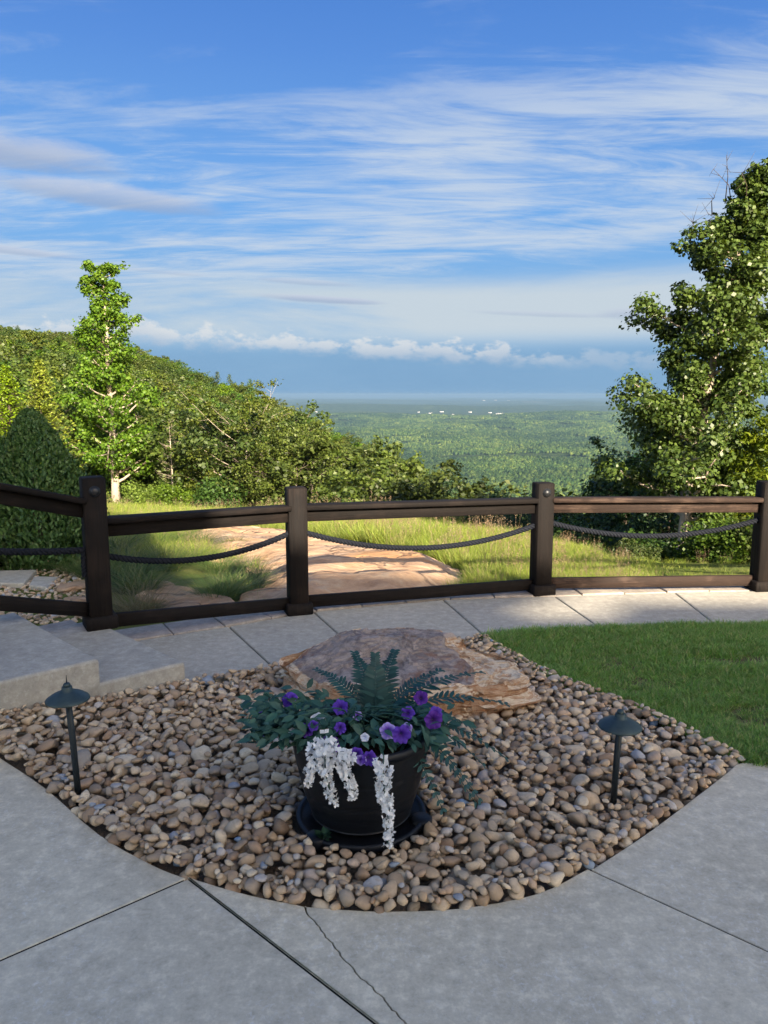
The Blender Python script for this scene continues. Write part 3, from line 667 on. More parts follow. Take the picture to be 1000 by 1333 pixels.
# ---- GN scatter helper (for stuff nobody could count)
def scatter(name, P, rot, scl, protos, idx):
    me = bpy.data.meshes.new(name); P = np.asarray(P, np.float32); me.vertices.add(len(P)); me.vertices.foreach_set('co', P.ravel())
    for nm, typ, dat, key in (('rot', 'FLOAT_VECTOR', rot, 'vector'), ('scl', 'FLOAT_VECTOR', scl, 'vector')):
        a = me.attributes.new(nm, typ, 'POINT'); a.data.foreach_set(key, np.asarray(dat, np.float32).ravel())
    a = me.attributes.new('idx', 'INT', 'POINT'); a.data.foreach_set('value', np.asarray(idx, np.int32))
    o = bpy.data.objects.new(name, me); COL.objects.link(o)
    pc = bpy.data.collections.new(name + '_sources')
    for p_ in protos: pc.objects.link(p_)
    ng = bpy.data.node_groups.new(name, 'GeometryNodeTree')
    ng.interface.new_socket('Geometry', in_out='INPUT', socket_type='NodeSocketGeometry'); ng.interface.new_socket('Geometry', in_out='OUTPUT', socket_type='NodeSocketGeometry')
    gi = ng.nodes.new('NodeGroupInput'); go = ng.nodes.new('NodeGroupOutput'); ip = ng.nodes.new('GeometryNodeInstanceOnPoints'); ci = ng.nodes.new('GeometryNodeCollectionInfo')
    ci.inputs['Collection'].default_value = pc; ci.inputs['Separate Children'].default_value = True; ci.inputs['Reset Children'].default_value = True
    L = ng.links.new; L(gi.outputs[0], ip.inputs['Points']); L(ci.outputs[0], ip.inputs['Instance']); ip.inputs['Pick Instance'].default_value = True
    for nm, dt, sock in (('rot', 'FLOAT_VECTOR', 'Rotation'), ('scl', 'FLOAT_VECTOR', 'Scale'), ('idx', 'INT', 'Instance Index')):
        na_ = ng.nodes.new('GeometryNodeInputNamedAttribute'); na_.data_type = dt; na_.inputs['Name'].default_value = nm
        L(na_.outputs['Attribute'], ip.inputs[sock])
    L(ip.outputs[0], go.inputs[0])
    md = o.modifiers.new('scatter', 'NODES'); md.node_group = ng
    return o
def src(name, me, mat):
    me.materials.append(mat); return bpy.data.objects.new(name, me)

def blades(n, rad, h, w, bend, seed, segs=3, lean=.35):
    """n grass blades -> verts, quads"""
    r = np.random.RandomState(seed); a = r.uniform(0, 6.283, n); rr = rad * np.sqrt(r.uniform(0, 1, n)); base = np.stack([rr * np.cos(a), rr * np.sin(a), 0 * a], -1)
    da = a + r.normal(0, 1.2, n); hh = h * r.uniform(.55, 1.1, n); bd = bend * r.uniform(.2, 1.2, n) * hh; ln = lean * r.uniform(0, 1, n)
    d = np.stack([np.cos(da), np.sin(da), 0 * a], -1); fa = da + 1.57 + r.normal(0, .6, n); sd = np.stack([np.cos(fa), np.sin(fa), 0 * a], -1)
    V = []
    for k in range(segs + 1):
        u = k / segs; c = base + d * (bd * u * u + ln * hh * u)[:, None] + np.array([0, 0, 1.]) * (hh * (u - .25 * (bd / (hh + 1e-6)) * u * u))[:, None]
        ww = w * (1 - .92 * u ** 1.5); V += [c - sd * ww / 2, c + sd * ww / 2]
    V = np.stack(V, 1); m = 2 * (segs + 1); b0 = np.arange(n)[:, None] * m
    Qs = np.concatenate([np.stack([b0[:, 0] + 2 * k, b0[:, 0] + 2 * k + 1, b0[:, 0] + 2 * k + 3, b0[:, 0] + 2 * k + 2], -1) for k in range(segs)])
    return V.reshape(-1, 3), Qs

# ---- lawn
lawnP = ccw(np.vstack([lawn_edge, [front[4], front[5], front[6], front[7], [7.5, 5.2], [7.5, ext(eR[-1], rsl, 20)[1]], rsl]]))
lawn = slab('lawn', lawnP, .0, .1, M['bare_soil'], None, 0, .01); tag(lawn, kind='structure')
m, t = newmat('turf_soil'); p = pos(t); finish(t, princ(t, t.mix(t.noise(p, 8, 5), (.06, .07, .025), (.15, .115, .07)), .95, None, .1)); lawn.data.materials[0] = m
rng = np.random.RandomState(5)
P = rng.uniform([.4, 3.0], [3.3, 5.5], (16000, 2)); P = np.vstack([P, rng.uniform([3.3, 3.0], [6, 5.5], (3500, 2))]); P = P[inpoly(P[:, 0], P[:, 1], offset_poly(lawnP, -.022 ))]
bare = np.exp(-(((P[:, 0] - 1.95) / .42) ** 2 + ((P[:, 1] - 4.42) / .13) ** 2)) + .9 * np.exp(-(((P[:, 0] - 2.5) / .5) ** 2 + ((P[:, 1] - 4.5) / .1) ** 2))
nzv = fbm(np.stack([P[:, 0] * 2.2, P[:, 1] * 2.2, 0 * P[:, 0]], -1), 3, 8)
P = P[rng.uniform(0, 1, len(P)) > .85 * bare + .5 * ss(-nzv, .1, .5)]; nzv = fbm(np.stack([P[:, 0] * 2.2, P[:, 1] * 2.2, 0 * P[:, 0]], -1), 3, 8)
tufts = [src('lawn_tuft', mesh_np('lawn_tuft', *blades(26, .038, .037, .0042, .8, 100 + q)), M['grass_lawn']) for q in range(5)]
n = len(P); sc = (1 + .55 * nzv + rng.normal(0, .12, n)).clip(.5, 1.6)
o = scatter('lawn_grass', np.column_stack([P, np.full(n, -.002)]), np.column_stack([rng.normal(0, .1, n), rng.normal(0, .1, n), rng.uniform(0, 6.28, n)]), np.repeat(sc[:, None], 3, 1), tufts, rng.randint(0, 5, n))
tag(o, 'short green lawn grass beside the concrete walkway', 'grass', kind='stuff')

# ---- rock outcrop beyond the fence
oc_px = [(236, 697), (262, 689), (300, 687), (345, 690), (400, 697), (460, 706), (520, 716), (570, 728), (606, 742), (608, 756), (585, 772), (545, 784), (470, 796), (420, 802), (360, 808), (335, 785), (345, 755), (330, 738), (300, 722), (262, 708)]
def ground_hit(px, py):
    d = G(px, py, 0.0) - np.array([0, 0, CH]); d = d / np.linalg.norm(d); tt = np.geomspace(3, 120, 1500); q = np.array([0, 0, CH]) + tt[:, None] * d
    b = np.argmax(q[:, 2] < terrain(q[:, 0], q[:, 1])); return q[b]
oc_w = np.array([ground_hit(a, b + 4)[:2] for a, b in oc_px])
OCC = ccw(oc_w)
gx_ = np.arange(OCC[:, 0].min() - .4, OCC[:, 0].max() + .4, .06); gy_ = np.arange(OCC[:, 1].min() - .4, OCC[:, 1].max() + .4, .06)
X, Y = np.meshgrid(gx_, gy_, indexing='ij'); sdist = np.where(inpoly(X, Y, OCC), 1, -1) * segdist(X, Y, OCC)
pn = np.stack([X * .8, Y * .8, 0 * X], -1)
sdist = sdist + .16 * fbm(pn * 2.2, 4, 17)
hh = .16 * ss(sdist, -.05, .5) + .05 * fbm(pn, 4, 31)
lay = fbm(np.stack([X * .45 + .2 * Y, Y * 1.1, 0 * X], -1), 4, 41) * 2.6; stp = np.floor(lay * 2) + ss(lay * 2 - np.floor(lay * 2), .6, .98)
hh = hh + .024 * stp * ss(sdist, .0, .3) + .012 * fbm(pn * 9, 3, 77)
Z = terrain(X, Y) + np.where(sdist > -.05, hh, -.12)
nx_, ny_ = X.shape; i = np.arange(nx_ - 1)[:, None] * ny_; j = np.arange(ny_ - 1)[None, :]
Q = np.stack([i + j, i + ny_ + j, i + ny_ + j + 1, i + j + 1], -1).reshape(-1, 4)
keep = (sdist.reshape(-1)[Q] > -.22).any(1)
c0 = OCC.mean(0); o = obj('rock_outcrop', mesh_np('rock_outcrop', np.stack([X - c0[0], Y - c0[1], Z], -1).reshape(-1, 3), Q[keep], True), M['outcrop'], None, (c0[0], c0[1], 0))
tag(o, 'broad flat pinkish sandstone outcrop lying in the meadow beyond the fence', 'rock')

# ================================================================== THINGS
# ---- house behind the camera whose shade covers the patio
def boxv(x0, x1, y0, y1, z0, z1):
    v = np.array([(x, y, z) for z in (z0, z1) for y in (y0, y1) for x in (x0, x1)], float)
    return v, np.array([(0, 2, 3, 1), (4, 5, 7, 6), (0, 1, 5, 4), (2, 6, 7, 3), (0, 4, 6, 2), (1, 3, 7, 5)])
hz = empty('house', (0, -14, 0)); O = (0, -14, 0)
tag(hz, 'tall gabled house with lower side wings facing the patio', 'house')
tp_ = 1 / math.tan(SUN_EL); YW = -10.4; YE = -10.0
def eave(ysh): return (ysh - YE) / (tp_ * math.cos(SUN_AZ))          # eave height whose shadow ends at y = ysh
def xsh(xg, yg): return xg + (yg - YE) * math.tan(SUN_AZ)             # corner whose shadow edge runs through (xg, yg)
xa, xb = xsh(-1.25, 6.1), xsh(1.72, 6.2)
for (x0, x1, y0, y1, H) in ((-4.5, xa, -22, YW, eave(16.5)), (xa, xb, -19, YW, eave(6.55)), (xb, 11.5, -18, YW, eave(5.75))):
    MB().add(*boxv(x0, x1 - .1, y0, y1, -.1, H - .36)).build('wall', M['siding'], hz, O)
    ye, yr, zr = YE, (y0 + y1) / 2, H - .03 + (y1 - y0) * .5 * .34
    v = np.array([(x, y, z) for x in (x0 - (.4 if x0 < -4 else 0), x1) for (y, z) in ((ye, H - .12), (yr, zr), (y0 - .4, H - .12), (y0 - .4, H), (yr, zr + .14), (ye, H))], float)
    fs = [np.array([(0, 1, 7, 6), (1, 2, 8, 7), (2, 3, 9, 8), (3, 4, 10, 9), (4, 5, 11, 10), (5, 0, 6, 11)]), np.array([(0, 5, 4, 3, 2, 1), (6, 7, 8, 9, 10, 11)])]
    MB().add(v, fs).build('roof', M['shingle'], hz, O)
for (x, z) in [(x, z) for x in (-3, -.8, 3) for z in (1, 4.6, 8.2)] + [(7, 1), (9.8, 1), (7, 4.4), (9.8, 4.4)]:
    w = MB().add(*boxv(x - .6, x + .6, YW + .002, YW + .04, z, z + 1.5)).build('window', M['white_trim'], hz, O)
    MB().add(*boxv(x - .5, x + .5, YW + .03, YW + .05, z + .1, z + 1.4)).build('pane', M['glass'], w, O)
MB().add(*boxv(.4, 1.4, YW + .002, YW + .05, .02, 2.15)).build('door', M['white_trim'], hz, O)

# ---- fence
fo = (POST[2][0], POST[2][1], 0); fence = empty('rail_fence', fo)
tag(fence, 'dark stained timber fence with swagged rope between square posts', 'fence')
def post(c, z0, z1, ang, collar, knob=None, mat='wood'):
    X_ = np.array([math.cos(ang), math.sin(ang), 0])
    v, f, g = frame_board((c[0], c[1], z0), (c[0], c[1], z1), .138, .138, (math.cos(ang), math.sin(ang), 0), .007)
    p = MB().add(v, f, g).build('post', M[mat], fence, fo, gco=True)
    v, f, g = frame_board((c[0], c[1], z0 - .003), (c[0], c[1], z0 + collar), .192, .192, (math.cos(ang), math.sin(ang), 0), .008)
    MB().add(v, f, g).build('base_collar', M[mat], p, fo, gco=True)
    if knob is not None:
        a, h = knob; n = np.array([math.cos(a), math.sin(a), 0]); c3 = np.array([c[0], c[1], h]) + n * .069
        prof = [(0.0, .022), (.012, .021), (.024, .015), (.030, .006), (.031, 0)]
        v, f = lathe(prof[::-1], 20); T1 = np.array([-n[1], n[0], 0]); Zz = np.array([0, 0, 1.])
        MB().add(c3 + v[:, :1] * T1 + v[:, 1:2] * Zz + v[:, 2:3] * n, f).add(*tube([c3 - n * .01 + T1 * .0, c3 + n * .006], .035, 20)).build('bolt', M['metal'], p, fo, smooth=True)
    return p
def dirang(a, b): d = b - a; return math.atan2(d[1], d[0])
a01 = dirang(POST[0], POST[1]); a12 = dirang(POST[1], POST[2]); a23 = dirang(POST[2], POST[3]); a34 = dirang(POST[3], POST[4])
angs = [a01, a12 - .06, (a12 + a23) / 2 - .1, (a23 + a34) / 2 + .06, a34 + .02, a34]
tops = [1.45, 1.092, .935, .905, .90, .90]
for q in range(6):
    kn = {1: (angs[1] - math.pi / 2, tops[1] - .085), 3: (angs[3] - math.pi / 2 + .0, tops[3] - .075)}.get(q)
    post(POST[q], PZ[q], tops[q], angs[q], .085 if q != 1 else .082, kn)
def rails(q, zt0, zt1, zb0, zb1, r0, r1, sag, mat):
    a, b = POST[q], POST[q + 1]; d = (b - a) / np.linalg.norm(b - a); n = np.array([d[1], -d[0]])
    p = lambda c, z, off=0: np.array([c[0] + n[0] * off, c[1] + n[1] * off, z])
    A_, B_ = a + d * .066, b - d * .066
    v, f, g = frame_board(p(A_, zt0 - .019), p(B_, zt1 - .019), .135, .036, b=.004); MB().add(v, f, g).build('cap_rail', M[mat], fence, fo, gco=True)
    v, f, g = frame_board(p(A_, zt0 - .038 - .044, -.005), p(B_, zt1 - .038 - .044, -.005), .040, .086, b=.004); MB().add(v, f, g).build('top_rail', M[mat], fence, fo, gco=True)
    v, f, g = frame_board(p(A_, zb0, -.01), p(B_, zb1, -.01), .040, .088, b=.004); MB().add(v, f, g).build('bottom_rail', M[mat], fence, fo, gco=True)
    L = np.linalg.norm(b - a); m_ = int(L / .006); u = np.linspace(0, 1, m_); c = np.stack([a[0] + (b[0] - a[0]) * u, a[1] + (b[1] - a[1]) * u, r0 + (r1 - r0) * u - 4 * sag * u * (1 - u)], -1)
    T = np.gradient(c, axis=0); T /= np.linalg.norm(T, axis=1, keepdims=True); A = np.cross(T, (0, 0, 1.)); A /= np.linalg.norm(A, axis=1, keepdims=True); B = np.cross(T, A)
    mb = MB(); ph = u * L / .085 * 2 * math.pi
    for s_ in range(3):
        w = ph + s_ * 2.0944; mb.add(*tube(c + .0118 * (np.cos(w)[:, None] * A + np.sin(w)[:, None] * B), .0106, 8))
    mb.build('rope', M['rope'], fence, fo, smooth=True)
rails(0, 1.38, .965, .66, .25, .97, .63, .055, 'wood')
rails(1, .832, .808, .155, .075, .60, .62, .12, 'wood')
rails(2, .806, .785, .075, .075, .62, .58, .17, 'wood')
rails(3, .785, .772, .080, .075, .60, .60, .14, 'wood_sunlit')
rails(4, .772, .765, .075, .075, .60, .60, .14, 'wood_sunlit')
# rope end wound round the corner post
c = POST[1]; d = (POST[0] - c) / np.linalg.norm(POST[0] - c); mb = MB(); q3 = np.array([c[0] + d[0] * .08, c[1] + d[1] * .08 - .01, 0])
zz = np.linspace(.47, .64, 40)
for s_ in range(3):
    w = np.linspace(0, 14, 40) + s_ * 2.0944; mb.add(*tube(np.stack([q3[0] + .0085 * np.cos(w), q3[1] + .0085 * np.sin(w), zz], -1), .009, 7))
mb.build('rope', M['rope'], fence, fo, smooth=True)

# ---- boulder
nT, nS, nTop = 300, 26, 60
th = np.linspace(-np.pi, np.pi, nT, endpoint=False); R0 = boR(th); R0 = (np.roll(R0, 3) + np.roll(R0, -3) + R0 * 2 + np.roll(R0, 6) + np.roll(R0, -6)) / 6
def btop(x, y):
    """height of the upper surface: high plate, broken edge, lower lobe to the right"""
    e = (x - BO[0]) - (.30 + .20 * (y - BO[1])) + .09 * fbm(np.stack([x * 5, y * 5, 0 * x], -1), 3, 61) + .10 * np.sin((y - BO[1]) * 9 + 1.0)
    hi = .285 - .09 * ss(-(x - BO[0]), .25, .68) - .20 * np.maximum(-(y - BO[1]) - .0, 0) ; lo = .205 - .03 * ss(x - BO[0], .50, .82) - .10 * np.maximum(-(y - BO[1]) - .05, 0)
    w = ss(e, -.012, .028); w2 = ss(e, .075, .10)
    return hi * (1 - w) + (lo * .5 + hi * .5) * w * (1 - w2) + lo * w * w2, 1 - w
rings = []; skin = []
for kk in range(nS):
    q = kk / nS; rad = R0 * (1 + .045 * np.sin(q * 3.0) - .10 * (1 - q) ** 2)
    x = BO[0] + rad * np.cos(th); y = BO[1] + rad * np.sin(th); zt, sk = btop(x, y); z = -.10 + (zt + .10) * q
    led = fbm(np.stack([np.cos(th) * 2.2, np.sin(th) * 2.2, z * 15], -1), 4, 71); led2 = np.floor(led * 4) / 4
    rad2 = rad * (1 + .13 * led2 + .06 * fbm(np.stack([np.cos(th) * 5, np.sin(th) * 5, z * 9], -1), 3, 5)); rings.append(np.stack([BO[0] + rad2 * np.cos(th), BO[1] + rad2 * np.sin(th), z], -1)); skin.append(np.zeros(nT))
for kk in range(nTop):
    q = 1 - kk / nTop; rad = R0 * q * (1 + .02 * q)
    x = BO[0] + rad * np.cos(th); y = BO[1] + rad * np.sin(th); zt, sk = btop(x, y)
    lay = fbm(np.stack([x * 3.2, y * 6, 0 * x], -1), 4, 83) * 2; stp = np.floor(lay * 3) / 3
    zt = zt + .026 * stp + .010 * fbm(np.stack([x * 14, y * 14, 0 * x], -1), 3, 84) - .022 * ss(q, .90, 1.0) ** 2
    rings.append(np.stack([x, y, zt], -1)); skin.append(sk * ss(1 - q, .03, .10))
V = np.concatenate(rings); nR = len(rings); i = np.arange(nR - 1)[:, None] * nT; j = np.arange(nT)[None, :]; k = (j + 1) % nT
Q = np.stack([i + j, i + k, i + nT + k, i + nT + j], -1).reshape(-1, 4)
V = np.vstack([V, V[-nT:].mean(0)]); tri = np.stack([(nR - 1) * nT + np.arange(nT), (nR - 1) * nT + (np.arange(nT) + 1) % nT, np.full(nT, len(V) - 1)], -1)
me = mesh_np('boulder', V - np.array([BO[0], BO[1], 0]), [Q, tri], True); a = me.attributes.new('skin', 'FLOAT', 'POINT'); a.data.foreach_set('value', np.concatenate(skin + [[1.0]]).astype(np.float32))
try: me.set_sharp_from_angle(angle=math.radians(32))
except Exception: pass
tag(obj('boulder', me, M['boulder'], None, (BO[0], BO[1], 0)), 'large flat-topped layered boulder with rusty broken edge set in river stones', 'boulder')

# ---- planter pot on its saucer
PZ0 = .0; po = (POT[0], POT[1], PZ0); pot = empty('planter_pot', po)
tag(pot, 'round black barrel planter pot standing on a round saucer', 'pot')
prof = [(0, .045), (.185, .045), (.190, .05)]
zz = np.linspace(.05, .345, 34); rad = .188 + (zz - .05) / .295 * .072 + .006 * np.sin((zz - .05) / .295 * np.pi)
for z_, r_ in zip(zz, rad):
    g_ = sum(math.exp(-((z_ - gq) / .004) ** 2) for gq in (.10, .155, .255)) * .0035; prof.append((r_ - g_, z_))
prof += [(.263, .350), (.271, .354), (.273, .365), (.272, .376), (.266, .381), (.258, .380), (.252, .37), (.246, .32), (0, .32)]
MB().add(*lathe(prof, 96)).build('tub', M['pot'], pot, smooth=True)
sprof = [(0, .0), (.222, .0), (.238, .006), (.247, .02), (.247, .034), (.242, .040), (.233, .040), (.227, .034), (.221, .026), (0, .026)]
sa = MB().add(*lathe(sprof, 80)).build('saucer', M['pot'], pot, smooth=True)
for aa in (-.25, -2.3, 1.9):
    c = np.array([.232 * math.cos(aa), .232 * math.sin(aa), .0]); v, f = lathe([(.0, .0), (.04, .0), (.042, .01), (.042, .036), (.036, .042), (0, .042)], 18, c); MB().add(v, f).build('foot_block', M['pot'], sa, smooth=True)
v, f = lathe([(.2475, .335), (.15, .345), (.0, .35)], 40); v[:, 2] += .008 * fbm(v * 20, 3, 4); MB().add(v, f).build('soil', M['soil'], pot, smooth=True)

def leafcards(P, N, size, asp, rng, fold=.12, axis=None):
    n = len(P); N = N / (np.linalg.norm(N, axis=1, keepdims=True) + 1e-9); a = rng.normal(size=(n, 3)) if axis is None else axis
    a = a - (a * N).sum(1, keepdims=True) * N; a /= np.linalg.norm(a, axis=1, keepdims=True) + 1e-9; b = np.cross(N, a)
    s = np.broadcast_to(np.asarray(size, float), (n,))[:, None]
    V = np.stack([P - a * s * .5, P + b * s * asp * .5 + N * s * fold, P + a * s * .5, P - b * s * asp * .5 + N * s * fold], 1).reshape(-1, 3)
    return V, np.arange(4 * n).reshape(n, 4)
def broadleaf(P, N, A, s, asp=.52):
    """pointed-oval leaf with a midrib fold (six outline points)"""
    N = N / np.linalg.norm(N); A = A - A @ N * N; A = A / np.linalg.norm(A); B = np.cross(N, A)
    pts = [(0, 0, 0), (.28, asp * .42, .06), (.62, asp * .40, .05), (1, 0, -.10), (.62, -asp * .40, .05), (.28, -asp * .42, .06), (.30, 0, -.01), (.64, 0, -.02)]
    V = np.array([P + A * s * x + B * s * y + N * s * z for x, y, z in pts])
    return V, [np.array([(0, 6, 1), (0, 5, 6), (2, 7, 3), (7, 4, 3)]), np.array([(1, 6, 7, 2), (6, 5, 4, 7)])]

# fern
def frond(base, az_, L, droop, rise, wid, name, parent, org):
    n = 26; u = np.linspace(0, 1, n); d = np.array([math.cos(az_), math.sin(az_), 0]); sd = np.array([-d[1], d[0], 0])
    c = base + d * (L * (rise[0] * u + rise[1] * u * u))[:, None] + np.array([0, 0, 1.]) * (L * (rise[2] * u - droop * u ** 2))[:, None]
    T = np.gradient(c, axis=0); T /= np.linalg.norm(T, axis=1, keepdims=True); Nn = np.cross(T, sd); mb = MB(); mb.add(*tube(c, .0028 * (1 - .7 * u) + .0006, 5))
    r = np.random.RandomState(int(abs(az_ * 1000 + L * 7777)) % 9999)
    for q in range(3, n):
        for sg in (-1, 1):
            l = wid * math.sin(min(1, (u[q] + .12) * 1.05) * math.pi * .93) ** .7 * (1 - .25 * u[q]) + .004; ax = sd * sg * .93 + T[q] * .38 + Nn[q] * r.normal(.05, .12)
            b0 = c[q]; w = L / n * .86; nseg = 3
            V = []; 
            for s_ in range(nseg + 1):
                f_ = s_ / nseg; ctr = b0 + ax * l * f_ - Nn[q] * l * .12 * f_ * f_; ww = w * (.55 if s_ == 0 else (1, .9, .12)[s_ - 1]) * .56; V += [ctr - T[q] * ww, ctr + T[q] * ww]
            mb.add(np.array(V), np.array([(2 * s_, 2 * s_ + 2, 2 * s_ + 3, 2 * s_ + 1) for s_ in range(nseg)]))
    return mb.build(name, M['fern'], parent, org)
fc = np.array([POT[0] + .055, POT[1] + .03, PZ0 + .34]); fern = empty('fern', fc)
tag(fern, 'dark teal fern with upright and drooping fronds rising from the planter', 'fern')
for (aa, L, dr, ri, w) in [(2.6, .35, .40, (.50, .28, .95), .066), (3.3, .30, .50, (.62, .25, .85), .06), (2.0, .37, .32, (.34, .22, .98), .068), (1.2, .38, .32, (.32, .22, .98), .07), (.5, .36, .42, (.52, .28, .95), .066), (-.3, .31, .55, (.55, .25, .88), .06), (1.6, .36, .25, (.10, .16, 1.0), .068), (-1.0, .28, .42, (.42, .22, .92), .055), (-2.1, .28, .45, (.46, .22, .88), .055),
                          (.12, .47, .62, (.75, .32, .80), .075), (-.20, .46, .85, (.74, .32, .72), .075), (-.55, .46, 1.05, (.66, .28, .72), .072), (.45, .45, .5, (.72, .32, .85), .07), (-.05, .42, .98, (.72, .25, .68), .075), (-.38, .42, 1.25, (.68, .25, .75), .072), (-.8, .40, 1.2, (.6, .25, .75), .07), (.2, .40, .9, (.72, .3, .8), .07)]:
    frond(fc, aa, L, dr, ri, w, 'frond', fern, fc)

# petunias and leaves
pc_ = np.array([POT[0] - .06, POT[1] - .03, PZ0 + .34]); pet = empty('petunia_plant', pc_)
tag(pet, 'artificial petunias in purple, lilac and white spilling over the planter rim', 'flowers')
def flower(P, n, s, mat, seed):
    n = np.asarray(n, float); n /= np.linalg.norm(n); r = np.random.RandomState(seed); ref = np.array([0, 0, 1.]) if abs(n[2]) < .9 else np.array([1., 0, 0]); A = np.cross(n, ref); A /= np.linalg.norm(A); B = np.cross(n, A)
    nt, rr = 40, np.array([.06, .2, .45, .72, .9, 1.0]); t_ = np.linspace(0, 2 * np.pi, nt, endpoint=False); ph = r.uniform(0, 6.28); V = []; gg = []
    for q in rr:
        lob = 1 + .065 * np.cos(5 * (t_ + ph)) * q + .03 * np.cos(10 * t_ + 2 * ph) * q; z = .75 * (q ** .55 - 1) + .16 * np.sin(9 * t_ + ph) * q ** 3 - .18 * ss(q, .7, 1.0) + .05 * r.normal(size=nt) * q
        V.append(P + s * (q * lob * np.cos(t_))[:, None] * A + s * (q * lob * np.sin(t_))[:, None] * B + s * z[:, None] * n); gg.append(np.column_stack([np.full(nt, q), np.cos(t_) * q + seed, np.sin(t_) * q]))
    m_ = len(rr); i = np.arange(m_ - 1)[:, None] * nt; j = np.arange(nt)[None, :]; k = (j + 1) % nt
    mb = MB(); mb.add(np.concatenate(V), np.stack([i + j, i + k, i + nt + k, i + nt + j], -1).reshape(-1, 4), np.concatenate(gg))
    o = mb.build('flower', M[mat], pet, pc_, smooth=True, gco=True)
    MB().add(*tube([P - n * s * .62, P - n * s * .95, (P - n * s * .95) * .55 + np.array([P[0] * .45 + pc_[0] * .55 - P[0] * 0 - P[0] * .45 * 0, pc_[1], pc_[2]]) * 0 + (pc_ * .45)], [.006, .0035, .002], 5)).build('stem', M['leaf_pot'], o, pc_)
for q, (px, py, y, s, mat, nx, nz_) in enumerate([(338, 930, 2.74, .026, 'petal_lilac', -.6, .6), (345, 940, 2.72, .024, 'petal_purple', -.5, .1), (377, 912, 2.76, .030, 'petal_purple', -.2, .4), (380, 908, 2.74, .022, 'petal_lilac', -.1, .7),
        (398, 951, 2.60, .027, 'petal_purple', -.2, .2), (408, 945, 2.58, .024, 'petal_purple', .0, .3), (414, 938, 2.62, .030, 'petal_pale', .2, .5), (378, 958, 2.62, .027, 'petal_pale', -.3, .4), (340, 960, 2.66, .020, 'petal_purple', -.5, -.2),
        (443, 920, 2.70, .030, 'petal_lilac', .0, .9), (466, 932, 2.66, .022, 'petal_lilac', .2, .4), (443, 948, 2.58, .024, 'petal_lilac', .1, .3), (430, 971, 2.52, .032, 'petal_dark', -.1, .1), (464, 982, 2.50, .028, 'petal_purple', -.1, .2),
        (481, 988, 2.49, .028, 'petal_purple', .3, .0), (475, 960, 2.54, .020, 'petal_pale', .0, .3), (505, 952, 2.55, .032, 'petal_lilac', -.1, .3), (523, 957, 2.54, .032, 'petal_purple', .1, .1), (530, 948, 2.58, .024, 'petal_lilac', .2, .5),
        (531, 928, 2.66, .026, 'petal_lilac', -.1, .6), (548, 908, 2.70, .034, 'petal_dark', -.1, .7), (565, 938, 2.60, .036, 'petal_dark', .2, .2), (568, 928, 2.64, .024, 'petal_purple', .3, .6), (425, 975, 2.53, .024, 'petal_purple', .1, .2), (470, 990, 2.49, .020, 'petal_lilac', .0, .0)]):
    flower(WP(px, py, y - .06), (nx, -1, nz_), s * (.76 + .25 * ((q * 7) % 5) / 4), mat if not (mat == 'petal_lilac' and q % 2) else 'petal_purple', q)
rng = np.random.RandomState(9); mb = MB()
for q in range(760):
    side = rng.rand()
    if side < .40: px, py = rng.normal(395, 28), rng.normal(935, 18)
    elif side < .60: px, py = rng.normal(352, 18), rng.normal(942, 18)
    elif side < .85: px, py = rng.normal(455, 40), rng.normal(948, 18)
    else: px, py = rng.normal(545, 22), rng.normal(945, 16)
    if px < 322 or py < 895 or py > 968: continue
    y = 2.66 - .2 * (py - 930) / 60 + rng.normal(0, .05); Pq = WP(px, py, min(y, 2.9))
    out = np.array([Pq[0] - POT[0], Pq[1] - POT[1], .05]); out /= np.linalg.norm(out)
    ls_ = rng.uniform(.032, .062); bl_ = broadleaf(Pq, np.array([0, -.35, 1.]) + rng.normal(0, .4, 3), out + rng.normal(0, .5, 3) - np.array([0, 0, .25]), ls_)
    if ls_ > .050: MB().add(*bl_).build('leaf', M['leaf_pot'], pet, pc_)
    else: mb.add(*bl_)
tag(mb.build('leaves', M['leaf_pot'], pet, pc_), kind='stuff')
mb = MB()
for q in range(26):
    e = WP(rng.uniform(340, 560), rng.uniform(915, 975), rng.uniform(2.49, 2.74)); b0 = pc_ + np.array([rng.normal(0, .06), rng.normal(0, .05), -.02]); mid = (b0 + e) / 2 + np.array([0, 0, .06])
    mb.add(*tube(smooth_poly([b0, mid, e], 5), .0025, 5))
mb.build('stems', M['leaf_pot'], pet, pc_)

